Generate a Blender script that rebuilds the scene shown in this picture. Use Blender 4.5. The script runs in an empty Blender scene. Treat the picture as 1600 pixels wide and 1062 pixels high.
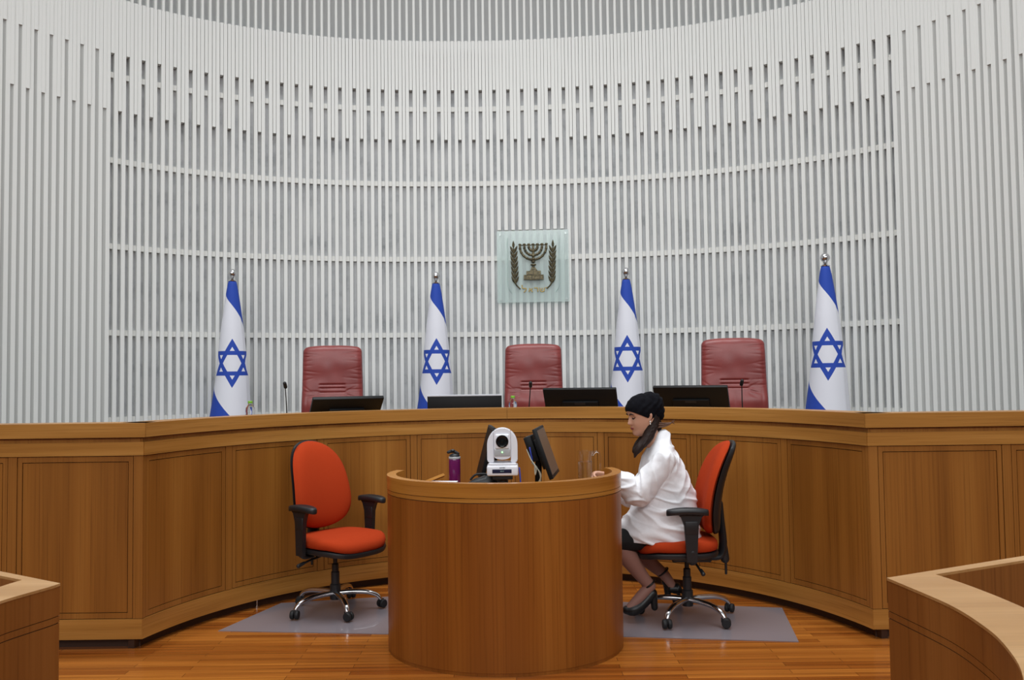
import bpy, bmesh, math, random
import numpy as np
from mathutils import Vector, Matrix, noise
random.seed(7)
SC = bpy.context.scene
COL = SC.collection
PI = math.pi
R_ = math.radians

# ------------------------------------------------------------------ camera
F = 1350.0
CZ = 1.5
PITCH = math.atan(58 / F)
ROLL = 0.013
_f = Vector((0, math.cos(PITCH), math.sin(PITCH)))
_u0 = Vector((0, -math.sin(PITCH), math.cos(PITCH)))
_r0 = Vector((1, 0, 0))
_r = _r0 * math.cos(ROLL) - _u0 * math.sin(ROLL)
_u = _u0 * math.cos(ROLL) + _r0 * math.sin(ROLL)
cd = bpy.data.cameras.new('camera')
cam = bpy.data.objects.new('camera', cd)
COL.objects.link(cam)
cd.sensor_width = 36
cd.lens = F / 1600 * 36
cd.clip_end = 100
m = Matrix.Identity(4)
for i in range(3):
    m[i][0] = _r[i]; m[i][1] = _u[i]; m[i][2] = -_f[i]
m[2][3] = CZ
cam.matrix_world = m
SC.camera = cam

def ray(px, py):
    return _f + _r * ((px - 800) / F) - _u * ((py - 531) / F)
def at(px, py, Y):
    d = ray(px, py); k = Y / d.y
    return Vector((d.x * k, Y, CZ + d.z * k))
def atz(px, py, z):
    d = ray(px, py); k = (z - CZ) / d.z
    return Vector((d.x * k, d.y * k, z))

# ------------------------------------------------------------------ light
w = bpy.data.worlds.new('world'); SC.world = w; w.use_nodes = True
bg = w.node_tree.nodes['Background']
bg.inputs[1].default_value = 0.40
_nt = w.node_tree          # hall around the judges' end: bright ceiling, darker wood and floor below
_tc = _nt.nodes.new('ShaderNodeTexCoord'); _sp = _nt.nodes.new('ShaderNodeSeparateXYZ'); _rp = _nt.nodes.new('ShaderNodeValToRGB')
_mr = _nt.nodes.new('ShaderNodeMapRange'); _mr.inputs[1].default_value = -1; _mr.inputs[2].default_value = 1
_nt.links.new(_tc.outputs['Generated'], _sp.inputs[0]); _nt.links.new(_sp.outputs[2], _mr.inputs[0]); _nt.links.new(_mr.outputs[0], _rp.inputs[0])
_rp.color_ramp.elements[0].position = 0.42; _rp.color_ramp.elements[0].color = (0.09, 0.075, 0.06, 1)
_rp.color_ramp.elements[1].position = 0.72; _rp.color_ramp.elements[1].color = (0.93, 0.97, 1.0, 1)
_nt.links.new(_rp.outputs[0], bg.inputs[0])
def area(name, loc, target, sx, sy, power, color=(1, 1, 1)):
    l = bpy.data.lights.new(name, 'AREA'); l.shape = 'RECTANGLE'; l.size = sx; l.size_y = sy
    l.energy = power; l.color = color
    o = bpy.data.objects.new(name, l); COL.objects.link(o)
    o.location = loc
    o.rotation_euler = (Vector(target) - Vector(loc)).to_track_quat('-Z', 'Y').to_euler()
    return o
sk = area('skylight', (0, 4.6, 9.5), (0, 5.0, 0), 6.0, 4.0, 230, (0.97, 0.99, 1.0))
sk.data.spread = R_(105)
cl = area('clerestory', (0, -4.5, 6.5), (0, 9, 3.6), 13, 3.5, 215, (0.98, 0.99, 1.0))
cl.data.spread = R_(88)
SC.view_settings.view_transform = 'Standard'
SC.view_settings.look = 'None'
SC.view_settings.gamma = 1
SC.view_settings.use_curve_mapping = False
SC.view_settings.exposure = 0.0

# ------------------------------------------------------------------ materials
def lin(r, g, b):
    f = lambda c: (c / 255 / 12.92) if c / 255 <= 0.04045 else ((c / 255 + 0.055) / 1.055) ** 2.4
    return (f(r), f(g), f(b), 1)

def mat(name, color, rough=0.5, metal=0.0, **kw):
    m = bpy.data.materials.new(name); m.use_nodes = True
    b = m.node_tree.nodes['Principled BSDF']
    b.inputs['Base Color'].default_value = color
    b.inputs['Roughness'].default_value = rough
    b.inputs['Metallic'].default_value = metal
    for k, v in kw.items():
        b.inputs[k.replace('_', ' ')].default_value = v
    return m

def N(m, t, **kw):
    n = m.node_tree.nodes.new(t)
    for k, v in kw.items():
        setattr(n, k, v)
    return n
def L(m, a, b): m.node_tree.links.new(a, b)

def mapped(m, scale, coord='Object', rot=(0, 0, 0)):
    tc = N(m, 'ShaderNodeTexCoord'); mp = N(m, 'ShaderNodeMapping')
    mp.inputs['Scale'].default_value = scale
    mp.inputs['Rotation'].default_value = rot
    L(m, tc.outputs[coord], mp.inputs['Vector'])
    return mp.outputs['Vector']
def noise_n(m, vec, scale, detail=3, rough=0.5):
    n = N(m, 'ShaderNodeTexNoise'); n.inputs['Scale'].default_value = scale
    n.inputs['Detail'].default_value = detail; n.inputs['Roughness'].default_value = rough
    L(m, vec, n.inputs['Vector']); return n.outputs['Fac']
def ramp(m, fac, stops):
    r = N(m, 'ShaderNodeValToRGB'); e = r.color_ramp.elements
    while len(e) < len(stops): e.new(0.5)
    for i, (p, c) in enumerate(stops):
        e[i].position = p; e[i].color = c
    L(m, fac, r.inputs['Fac']); return r.outputs['Color']
def mix(m, a, b, fac, mode='MIX'):
    n = N(m, 'ShaderNodeMix', data_type='RGBA', blend_type=mode)
    for s, v in ((6, a), (7, b), (0, fac)):
        if hasattr(v, 'links') or hasattr(v, 'is_linked'): L(m, v, n.inputs[s])
        else: n.inputs[s].default_value = v
    return n.outputs[2]
def bump(m, h, strength, dist=0.01):
    n = N(m, 'ShaderNodeBump'); n.inputs['Strength'].default_value = strength
    n.inputs['Distance'].default_value = dist
    L(m, h, n.inputs['Height'])
    L(m, n.outputs['Normal'], m.node_tree.nodes['Principled BSDF'].inputs['Normal'])
def setcol(m, c): L(m, c, m.node_tree.nodes['Principled BSDF'].inputs['Base Color'])

def wood(name, dark, mid, light, grain='v', rough=0.35, fine=1.0):
    m = mat(name, mid, rough)
    if grain == 'v': s1, s2 = (5, 5, 0.25), (95, 95, 0.9)
    elif grain == 'h': s1, s2 = (0.7, 0.7, 14), (2.2, 2.2, 150)
    elif grain == 'x': s1, s2 = (0.7, 9, 9), (2.0, 110, 110)
    else: s1, s2 = (5, 5, 5), (30, 30, 30)
    a = noise_n(m, mapped(m, s1), 1.0, 2)
    b = noise_n(m, mapped(m, s2), 1.0, 4, 0.6)
    c1 = ramp(m, a, [(0.3, dark), (0.52, mid), (0.72, light)])
    c2 = ramp(m, b, [(0.30, (0.58, 0.52, 0.45, 1)), (0.44, (0.90, 0.88, 0.85, 1)), (0.62, (1, 1, 1, 1))])
    setcol(m, mix(m, c1, c2, 0.75 * fine, 'MULTIPLY'))
    m.node_tree.nodes['Principled BSDF'].inputs['Specular IOR Level'].default_value = 0.3
    return m

W_D, W_M, W_L = lin(134, 83, 30), lin(154, 99, 39), lin(168, 113, 49)
M_panel = wood('veneer_panel', W_D, W_M, W_L, 'v', 0.38)
M_rail = wood('veneer_rail', lin(162, 110, 48), lin(176, 123, 57), lin(190, 137, 70), 'h', 0.35)
M_stile = wood('veneer_stile', lin(138, 87, 34), lin(154, 100, 41), lin(166, 112, 50), 'v', 0.38)
M_ledge = wood('ledge_wood', lin(190, 140, 84), lin(204, 156, 100), lin(214, 170, 114), 'h', 0.3)
M_drum = wood('drum_veneer', lin(132, 74, 23), lin(147, 86, 29), lin(160, 98, 37), 'v', 0.36)
M_drumrim = wood('drum_rim_wood', lin(168, 110, 44), lin(182, 123, 52), lin(194, 136, 64), 'h', 0.26)
M_pod = wood('stand_veneer', lin(136, 82, 34), lin(152, 95, 42), lin(164, 107, 52), 'v', 0.34)
M_podtop = wood('stand_top_wood', lin(182, 132, 76), lin(196, 148, 92), lin(208, 162, 108), 'x', 0.3, 0.6)
M_groove = mat('groove_shadow_gap', lin(60, 36, 18), 0.7)
M_kick = mat('dark_plinth', lin(58, 34, 20), 0.5)

def floor_mat():
    m = mat('parquet', lin(160, 95, 45), 0.2)
    v = mapped(m, (1, 1, 1))
    br = N(m, 'ShaderNodeTexBrick'); br.offset = 0.37; br.squash = 1
    br.inputs['Scale'].default_value = 1
    br.inputs['Brick Width'].default_value = 0.85; br.inputs['Row Height'].default_value = 0.055
    br.inputs['Mortar Size'].default_value = 0.0012
    br.inputs['Color1'].default_value = lin(188, 116, 48); br.inputs['Color2'].default_value = lin(142, 76, 27)
    br.inputs['Mortar'].default_value = lin(70, 36, 14)
    L(m, v, br.inputs['Vector'])
    a = noise_n(m, mapped(m, (0.6, 30, 1)), 1.0, 4, 0.6)
    c = ramp(m, a, [(0.32, (0.5, 0.42, 0.34, 1)), (0.6, (1.1, 1.08, 1.0, 1))])
    setcol(m, mix(m, br.outputs['Color'], c, 0.85, 'MULTIPLY'))
    m.node_tree.nodes['Principled BSDF'].inputs['Coat Weight'].default_value = 0.3
    m.node_tree.nodes['Principled BSDF'].inputs['Coat Roughness'].default_value = 0.12
    return m
M_floor = floor_mat()
def stone_mat():
    m = mat('grey_stone', lin(185, 187, 190), 0.7)
    a = noise_n(m, mapped(m, (1, 1, 1)), 3.5, 5, 0.62)
    setcol(m, ramp(m, a, [(0.28, lin(166, 169, 172)), (0.46, lin(202, 204, 206)), (0.72, lin(218, 219, 220))]))
    return m
M_stone = stone_mat()
M_stone_up = mat('upper_stone', lin(205, 206, 206), 0.8)
M_slat = mat('white_painted_slat', lin(232, 233, 230), 0.5)
M_rail_w = mat('white_cross_rail', lin(228, 228, 224), 0.5)
M_scrim = mat('grey_acoustic_cloth', lin(186, 187, 185), 0.9)
M_carpet = mat('platform_carpet', lin(110, 105, 100), 0.9)

def leather():
    m = mat('red_leather', lin(126, 50, 46), 0.38)
    b = noise_n(m, mapped(m, (1, 1, 1)), 160, 3)
    bump(m, b, 0.15, 0.002)
    a = noise_n(m, mapped(m, (1, 1, 1)), 4, 3)
    setcol(m, ramp(m, a, [(0.3, lin(122, 48, 46)), (0.7, lin(142, 60, 57))]))
    return m
M_leather = leather()
def fabric(name, c1, c2, rough=0.9, sc=900, st=0.3):
    m = mat(name, c1, rough)
    a = noise_n(m, mapped(m, (1, 1, 1)), sc, 2)
    setcol(m, ramp(m, a, [(0.3, c1), (0.7, c2)]))
    bump(m, a, st, 0.001)
    return m
M_orange = fabric('orange_upholstery', lin(163, 51, 19), lin(183, 64, 27))
M_orange.node_tree.nodes['Principled BSDF'].inputs['Specular IOR Level'].default_value = 0.12
M_black = mat('black_plastic', lin(30, 31, 34), 0.42)
M_black_m = mat('matte_black', lin(20, 20, 22), 0.6)
M_chrome = mat('chrome', lin(215, 215, 218), 0.12, 1.0)
M_steel = mat('brushed_steel', lin(190, 190, 190), 0.25, 1.0)
M_white_p = mat('white_plastic', lin(240, 241, 248), 0.3)
M_grey_p = mat('light_grey_plastic', lin(185, 187, 190), 0.35)
M_lens = mat('lens_glass', lin(10, 10, 14), 0.08)
M_navy = mat('navy_badge', lin(28, 32, 62), 0.3)
M_led = mat('green_led', lin(120, 255, 120), 0.4)
_b = M_led.node_tree.nodes['Principled BSDF']
_b.inputs['Emission Color'].default_value = (0.3, 1, 0.3, 1); _b.inputs['Emission Strength'].default_value = 3
M_screen = mat('dark_screen', lin(14, 15, 18), 0.5, 0, Specular_IOR_Level=0.1)
M_bezel = mat('monitor_black', lin(13, 14, 16), 0.5, 0, Specular_IOR_Level=0.3)
M_silver = mat('silver_edge', lin(215, 220, 230), 0.3, 0.1)
M_bluecable = mat('blue_cable', lin(60, 80, 190), 0.5)
M_whitecable = mat('pale_cable', lin(205, 205, 190), 0.5)
def glass(name, color, rough=0.0, ior=1.45):
    m = mat(name, color, rough)
    b = m.node_tree.nodes['Principled BSDF']
    b.inputs['Transmission Weight'].default_value = 1.0; b.inputs['IOR'].default_value = ior
    return m
M_glass = glass('clear_glass', (0.97, 0.98, 0.98, 1))
M_bottle = glass('clear_bottle_plastic', (0.96, 0.97, 1, 1), 0.03, 1.3)
M_water = glass('water', (0.93, 0.95, 0.94, 1), 0.0, 1.33)
M_purple = mat('purple_bottle', lin(128, 36, 108), 0.15, 0, Transmission_Weight=0.35)
M_lime = mat('lime_cap', lin(132, 200, 66), 0.4)
M_paper = mat('white_paper', lin(225, 224, 230), 0.7)
def plate_glass():
    m = bpy.data.materials.new('pale_green_plate_glass'); m.use_nodes = True
    nt = m.node_tree; b = nt.nodes['Principled BSDF']; out = nt.nodes['Material Output']
    b.inputs['Base Color'].default_value = lin(232, 242, 240); b.inputs['Roughness'].default_value = 0.1
    t = N(m, 'ShaderNodeBsdfTransparent'); t.inputs[0].default_value = lin(246, 252, 251)
    mx = N(m, 'ShaderNodeMixShader'); mx.inputs[0].default_value = 0.30
    L(m, t.outputs[0], mx.inputs[1]); L(m, b.outputs[0], mx.inputs[2]); L(m, mx.outputs[0], out.inputs['Surface'])
    return m
M_plate = plate_glass()
M_frost = mat('frosted_line', lin(150, 178, 172), 0.5)
def bronze():
    m = mat('aged_bronze', lin(90, 82, 62), 0.42, 0.6)
    a = noise_n(m, mapped(m, (1, 1, 1)), 60, 4)
    setcol(m, ramp(m, a, [(0.35, lin(66, 62, 50)), (0.65, lin(118, 108, 80))]))
    return m
M_bronze = bronze()
M_gold = mat('gold_lettering', lin(158, 138, 84), 0.35, 0.6)
M_mat = mat('grey_chair_mat', lin(132, 124, 130), 0.28, 0, Coat_Weight=0.3)
M_skin = mat('skin', lin(206, 156, 130), 0.5, 0, Subsurface_Weight=0.08, Subsurface_Radius=(0.01, 0.004, 0.002))
M_tights = mat('sheer_tights', lin(150, 108, 96), 0.6)
M_hair = mat('dark_brown_hair', lin(34, 20, 15), 0.6, 0, Specular_IOR_Level=0.2)
M_wisp = mat('brown_hair_wisp', lin(96, 62, 40), 0.5)
M_scarf = fabric('black_knit', lin(6, 6, 10), lin(20, 20, 27), 0.95, 260, 0.8)
M_scarf.node_tree.nodes['Principled BSDF'].inputs['Specular IOR Level'].default_value = 0.15
M_lash = mat('dark_brow', lin(42, 26, 22), 0.6)
M_lip = mat('lips', lin(150, 72, 66), 0.4)
M_pearl = mat('pearl', lin(235, 232, 225), 0.2)
M_skirt = mat('black_skirt_cloth', lin(14, 14, 16), 0.85)
M_shoe = mat('black_shoe_leather', lin(16, 15, 16), 0.4)
def shirt_mat():
    m = mat('white_cotton', lin(236, 236, 240), 0.8)
    a = noise_n(m, mapped(m, (1, 1, 1)), 14, 3)
    bump(m, a, 0.25, 0.02)
    return m
M_shirt = shirt_mat()

def flag_mat():
    """white cloth, two blue bands and a six-pointed star; UV = (arc length from the front, height) in metres"""
    m = mat('flag_cloth', lin(228, 229, 238), 0.75)
    nt = m.node_tree
    uv = N(m, 'ShaderNodeUVMap'); uv.uv_map = 'UVMap'
    sp = N(m, 'ShaderNodeSeparateXYZ'); L(m, uv.outputs[0], sp.inputs[0])
    U, V = sp.outputs[0], sp.outputs[1]
    def mt(op, a, b=None, c=None):
        n = N(m, 'ShaderNodeMath', operation=op)
        for i, v in enumerate((a, b, c)):
            if v is None: continue
            if isinstance(v, (int, float)): n.inputs[i].default_value = v
            else: L(m, v, n.inputs[i])
        return n.outputs[0]
    SZ = 1.665
    vv = mt('SUBTRACT', V, SZ)
    def tri(sign):
        ds = []
        for ang in (-90, 30, 150):
            nx, ny = math.cos(R_(ang)), math.sin(R_(ang)) * sign
            ds.append(mt('ADD', mt('MULTIPLY', U, nx), mt('MULTIPLY', vv, ny)))
        d = mt('MAXIMUM', mt('MAXIMUM', ds[0], ds[1]), ds[2])
        return mt('COMPARE', d, 0.097, 0.0195)
    star = mt('MAXIMUM', tri(1), tri(-1))
    top = mt('GREATER_THAN', mt('ADD', V, mt('MULTIPLY', U, 1.32)), 2.215)
    bot = mt('LESS_THAN', mt('ADD', V, mt('MULTIPLY', U, 1.12)), 1.165)
    blue = mt('MAXIMUM', mt('MAXIMUM', star, top), bot)
    setcol(m, mix(m, lin(228, 229, 238), lin(32, 70, 172), blue))
    return m
M_flag = flag_mat()

# ------------------------------------------------------------------ geometry helpers
class MB:
    def __init__(s): s.bm = bmesh.new()
    def raw(s, vs, fs, M=None):
        bv = [s.bm.verts.new((M @ Vector(v)) if M else v) for v in vs]
        for f in fs:
            try: s.bm.faces.new([bv[i] for i in f])
            except ValueError: pass
        return s
    def box(s, c, size, M=None, bev=0, seg=2):
        t = bmesh.new(); bmesh.ops.create_cube(t, size=1)
        for v in t.verts: v.co = Vector((v.co.x * size[0] + c[0], v.co.y * size[1] + c[1], v.co.z * size[2] + c[2]))
        if bev: bmesh.ops.bevel(t, geom=t.edges[:], offset=bev, segments=seg, profile=0.5, affect='EDGES')
        return s.merge(t, M)
    def merge(s, t, M=None):
        t.verts.index_update()
        vs = [v.co.copy() for v in t.verts]; fs = [[v.index for v in f.verts] for f in t.faces]
        t.free(); return s.raw(vs, fs, M)
    def prism(s, poly, z0, z1, M=None):
        n = len(poly)
        vs = [(p[0], p[1], z0) for p in poly] + [(p[0], p[1], z1) for p in poly]
        fs = [list(range(n))[::-1], [n + i for i in range(n)]] + [[i, (i + 1) % n, n + (i + 1) % n, n + i] for i in range(n)]
        return s.raw(vs, fs, M)
    def strip(s, inner, outer, z0, z1):
        """solid between two equally long open polylines (x, y)"""
        n = len(inner); vs = []
        for p, q in zip(inner, outer):
            vs += [(p[0], p[1], z0), (p[0], p[1], z1), (q[0], q[1], z1), (q[0], q[1], z0)]
        fs = [[0, 1, 2, 3], [4 * n - 1, 4 * n - 2, 4 * n - 3, 4 * n - 4]]
        for i in range(n - 1):
            a = 4 * i; b = a + 4
            for j in range(4):
                k = (j + 1) % 4
                fs.append([a + j, b + j, b + k, a + k])
        return s.raw(vs, fs)
    def lathe(s, prof, M=None, n=24, cap=True):
        vs, fs = [], []
        for r, z in prof:
            for i in range(n):
                a = 2 * PI * i / n; vs.append((r * math.cos(a), r * math.sin(a), z))
        for k in range(len(prof) - 1):
            for i in range(n):
                j = (i + 1) % n
                fs.append([k * n + i, k * n + j, (k + 1) * n + j, (k + 1) * n + i])
        if cap: fs.append(list(range(n))[::-1]); fs.append([(len(prof) - 1) * n + i for i in range(n)])
        return s.raw(vs, fs, M)
    def loft(s, rings, cap=True, close=True):
        n = len(rings[0]); vs = [v for r in rings for v in r]; fs = []
        for k in range(len(rings) - 1):
            for i in range(n if close else n - 1):
                j = (i + 1) % n
                fs.append([k * n + i, k * n + j, (k + 1) * n + j, (k + 1) * n + i])
        if cap: fs.append(list(range(n))[::-1]); fs.append([(len(rings) - 1) * n + i for i in range(n)])
        return s.raw(vs, fs)
    def tube(s, pts, rad, n=12, flat=1.0, side=None, sub=6, round_end=True):
        """smooth tube through points; rad number or list; flat squeezes along `side` vector"""
        P = [Vector(p) for p in pts]
        Rr = [rad] * len(P) if isinstance(rad, (int, float)) else list(rad)
        Q, RR = catmull(P, Rr, sub) if len(P) > 2 and sub > 1 else (P, Rr)
        rings = []
        ref = Vector(side).normalized() if side else None
        prev = None
        seq = []
        for i, q in enumerate(Q):
            t = (Q[min(i + 1, len(Q) - 1)] - Q[max(i - 1, 0)]).normalized()
            if ref: a = (ref - t * ref.dot(t)).normalized()
            elif prev is None:
                h = Vector((0, 0, 1)) if abs(t.z) < 0.9 else Vector((1, 0, 0))
                a = t.cross(h).normalized()
            else: a = (prev - t * prev.dot(t)).normalized()
            prev = a
            seq.append((q, t, a, t.cross(a), RR[i]))
        if round_end:
            q, t, a, b, r = seq[0]
            pre = [(q - t * r * math.cos(x), t, a, b, r * math.sin(x) + 1e-5) for x in (0.15, 0.5, 0.9, 1.25)]
            q, t, a, b, r = seq[-1]
            post = [(q + t * r * math.cos(x), t, a, b, r * math.sin(x) + 1e-5) for x in (1.25, 0.9, 0.5, 0.15)]
            seq = pre + seq + post
        for q, t, a, b, r in seq:
            rings.append([q + a * (r * flat * math.cos(2 * PI * k / n)) + b * (r * math.sin(2 * PI * k / n)) for k in range(n)])
        return s.loft(rings)
    def ell(s, c, rad, M=None, n=24):
        t = bmesh.new(); bmesh.ops.create_uvsphere(t, u_segments=n, v_segments=n // 2 + 2, radius=1)
        for v in t.verts: v.co = Vector((v.co.x * rad[0], v.co.y * rad[1], v.co.z * rad[2]))
        if M: 
            for v in t.verts: v.co = M @ v.co
        for v in t.verts: v.co += Vector(c)
        return s.merge(t)
    def build(s, name, m, parent=None, org=(0, 0, 0), smooth=None, uv=None):
        bmesh.ops.recalc_face_normals(s.bm, faces=s.bm.faces)
        me = bpy.data.meshes.new(name)
        o = Vector(org)
        for v in s.bm.verts: v.co -= o
        s.bm.to_mesh(me); s.bm.free()
        for mm in (m if isinstance(m, (list, tuple)) else [m]): me.materials.append(mm)
        if smooth is not None:
            for p in me.polygons: p.use_smooth = True
            me.set_sharp_from_angle(angle=R_(smooth))
        ob = bpy.data.objects.new(name, me); COL.objects.link(ob)
        if parent: ob.parent = parent
        else: ob.location = o
        return ob

def catmull(P, Rr, sub):
    Q, RR = [], []
    n = len(P)
    for i in range(n - 1):
        p0, p1, p2, p3 = P[max(i - 1, 0)], P[i], P[i + 1], P[min(i + 2, n - 1)]
        r0, r1, r2, r3 = Rr[max(i - 1, 0)], Rr[i], Rr[i + 1], Rr[min(i + 2, n - 1)]
        for k in range(sub):
            t = k / sub
            h = lambda a, b, c, d: 0.5 * ((b * 2) + (c - a) * t + (a * 2 - b * 5 + c * 4 - d) * t * t + (b * 3 - a - c * 3 + d) * t ** 3)
            Q.append(h(p0, p1, p2, p3)); RR.append(max(1e-4, h(r0, r1, r2, r3)))
    Q.append(P[-1]); RR.append(Rr[-1]); return Q, RR

def props(o, label=None, cat=None, group=None, kind=None):
    for k, v in (('label', label), ('category', cat), ('group', group), ('kind', kind)):
        if v: o[k] = v
    return o
def thing(name, loc, label, cat, rz=0, group=None):
    o = bpy.data.objects.new(name, None); COL.objects.link(o)
    o.location = loc; o.rotation_euler = (0, 0, rz); o.empty_display_size = 0.1
    return props(o, label, cat, group)
def struct(o): o['kind'] = 'structure'; return o
def copy_tree(o, parent=None):
    c = o.copy(); COL.objects.link(c); c.parent = parent
    for ch in [x for x in list(COL.objects) if x.parent == o]: copy_tree(ch, c)
    return c
def remesh(ob, voxel, smooth_it=6, factor=0.5, disp=None):
    """fuse overlapping lofts into one continuous skin"""
    r = ob.modifiers.new('r', 'REMESH'); r.mode = 'VOXEL'; r.voxel_size = voxel; r.use_smooth_shade = True
    sm = ob.modifiers.new('s', 'SMOOTH'); sm.iterations = smooth_it; sm.factor = factor
    dg = bpy.context.evaluated_depsgraph_get()
    me = bpy.data.meshes.new_from_object(ob.evaluated_get(dg))
    ob.modifiers.clear()
    mats = [x for x in ob.data.materials]
    if disp:
        me.update()
        nn = [v.normal.copy() for v in me.vertices]
        for v, n in zip(me.vertices, nn): v.co += n * disp(v.co, n)
    me.materials.clear()
    for x in mats: me.materials.append(x)
    for p in me.polygons: p.use_smooth = True
    ob.data = me; return ob
def TRS(loc, rz=0, rx=0, ry=0):
    return Matrix.Translation(loc) @ Matrix.Rotation(rz, 4, 'Z') @ Matrix.Rotation(ry, 4, 'Y') @ Matrix.Rotation(rx, 4, 'X')

# ------------------------------------------------------------------ setting: floor, platform, curved wall
b = MB(); b.box((0, 3.0, -0.05), (14, 16, 0.1)); struct(b.build('floor', M_floor))

WC = Vector((-0.213, 3.977))
_T = [-75, -60, -51, -46, -41, -37, -30, -20, -14, -8, 0, 10, 20, 27, 35, 42, 48, 56, 65, 75]
_D = [-.2, -.16, -.10, -.01, .07, .10, .085, .04, 0, -.06, -.09, -.085, -.02, .02, .06, .07, .04, -.05, -.12, -.2]
def wallR(th):
    d = math.degrees(th); ks = np.linspace(d - 6, d + 6, 13)
    return 5.2254 + float(np.mean(np.interp(ks, _T, _D)))
def wp(th, off=0.0):
    r = wallR(th) + off
    return (WC.x + r * math.sin(th), WC.y + r * math.cos(th))
def wallband(a0, a1, o0, o1, z0, z1, n=120):
    ths = [a0 + (a1 - a0) * i / n for i in range(n + 1)]
    return MB().strip([wp(t, o0) for t in ths], [wp(t, o1) for t in ths], z0, z1)
A0, A1 = R_(-82), R_(80)
struct(wallband(A0, A1, 0.068, 0.3, 0.0, 5.02).build('wall_back', M_stone, smooth=30))
struct(wallband(A0, A1, 0.22, 0.4, 5.02, 8.2).build('wall_back_upper', M_stone_up, smooth=30))
EZ0, EZ1 = 2.27, 3.06      # height range taken by the emblem plate
# slats
TH = []
t = R_(-81)
while t < R_(79.5):
    TH.append(t)
    d = math.degrees(t)
    pitch = 0.0740 if abs(d) < 36 else 0.0740 - 0.0085 * min(1, (abs(d) - 36) / 14)
    t += pitch / wallR(t)
emb = at(832, 417, 9.02)
emb_t = math.atan2(emb.x - WC.x, emb.y - WC.y)
def slat_box(mb, th, w, o0, o1, z0, z1):
    x, y = wp(th, 0); r = wallR(th)
    M = TRS((WC.x, WC.y, 0), -th)
    mb.box((0, r + (o0 + o1) / 2, (z0 + z1) / 2), (w, o1 - o0, z1 - z0), M)
sl = MB(); up = MB(); fil = MB()
for i, th in enumerate(TH):
    if abs(th - emb_t) < 0.376 / 5.15:
        slat_box(sl, th, 0.037, 0.0, 0.05, 0.3, EZ0)
        slat_box(sl, th, 0.037, 0.022, 0.07, EZ0, EZ1)
        slat_box(sl, th, 0.037, 0.0, 0.05, EZ1, 5.10)
    else:
        slat_box(sl, th, 0.035, 0.0, 0.05, 0.3, 5.10)
    slat_box(up, th, 0.024, 0.0, 0.05, 5.10, 8.0)
    if i + 1 < len(TH):
        tm = (th + TH[i + 1]) / 2
        slat_box(fil, tm, 0.030, -0.004 - random.random() * 0.003, 0.055, 4.57 if i % 2 else 4.035, 5.105)
struct(sl.build('trim_1', M_slat)); struct(up.build('trim_2', M_slat)); struct(fil.build('trim_3', M_slat))
rl = MB()
for k in range(6):
    zc = 0.346 + 0.806 * k
    rl.bm.verts.index_update()
    n = 120; a0, a1 = R_(-60), R_(60)
    ths = [a0 + (a1 - a0) * i / n for i in range(n + 1)]
    rl.strip([wp(x, 0.034) for x in ths], [wp(x, 0.069) for x in ths], zc - 0.026, zc + 0.026)
struct(rl.build('trim_4', M_rail_w, smooth=30))
sc_ = MB()
for a, bb in ((A0, R_(-41.5)), (R_(44.5), A1)):
    ths = [a + (bb - a) * i / 40 for i in range(41)]
    sc_.strip([wp(x, 0.012) for x in ths], [wp(x, 0.0135) for x in ths], 0.3, 5.1)
struct(sc_.build('wall_scrim', M_scrim, smooth=30))

# raised judges' platform behind the bench
BC = Vector((-0.045, 4.44)); BR = 2.117
PZ = 0.35
def bp(a, r):          # a = angle from straight ahead, clockwise positive to the right
    return (BC.x + r * math.sin(a), BC.y + r * math.cos(a))
BA = R_(76.6)
wing_y = BC.y + BR * math.cos(BA)
ths = [R_(-80) + R_(160) * i / 60 for i in range(61)]
inner = [bp(a * BA / R_(80), BR + 0.22) for a in ths]
outer = [wp(a, 0.0) for a in ths]
outer = [(x, max(y, wing_y + 0.3)) for x, y in outer]
struct(MB().strip(inner, outer, 0.0, PZ).build('floor_platform', M_carpet))

# ------------------------------------------------------------------ judges' bench (curved)
bench = thing('judges_bench', (BC.x, BC.y + BR, 0), 'long curved wooden judges\' bench with eight framed panels below a ledge', 'bench')
BO = bench.location.copy()
def arc(a0, a1, r0, r1, z0, z1, n=None, mb=None):
    n = n or max(2, int(abs(a1 - a0) / R_(1.6)))
    th = [a0 + (a1 - a0) * i / n for i in range(n + 1)]
    return (mb or MB()).strip([bp(a, r0) for a in th], [bp(a, r1) for a in th], z0, z1)
ZT = 1.268
arc(-BA, BA, BR + 0.012, BR + 0.10, 0.055, 1.25).build('carcass', M_groove, bench, BO, 30)
arc(-BA, BA, BR + 0.05, BR + 0.09, 0.0, 0.06).build('plinth', M_kick, bench, BO, 30)
for s, (a, c) in enumerate(((-BA, 0 - R_(0.03)), (R_(0.03), BA))):
    arc(a, c, BR - 0.018, BR + 0.15, 1.187, ZT).build('ledge', M_rail, bench, BO, 30)
arc(-BA, BA, BR + 0.004, BR + 0.05, 1.160, 1.183).build('moulding', M_stile, bench, BO, 30)
arc(-BA, BA, BR - 0.010, BR + 0.05, 1.084, 1.160).build('upper_rail', M_rail, bench, BO, 30)
arc(-BA, BA, BR - 0.002, BR + 0.05, 0.055, 0.167).build('lower_rail', M_rail, bench, BO, 30)
arc(-BA, BA, BR + 0.10, BR + 0.62, 1.10, 1.14).build('desktop', M_rail, bench, BO, 30)
arc(-BA, BA, BR + 0.56, BR + 0.60, PZ, 1.10).build('back_panel', M_panel, bench, BO, 30)
pitch = 2 * BA / 8
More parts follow.
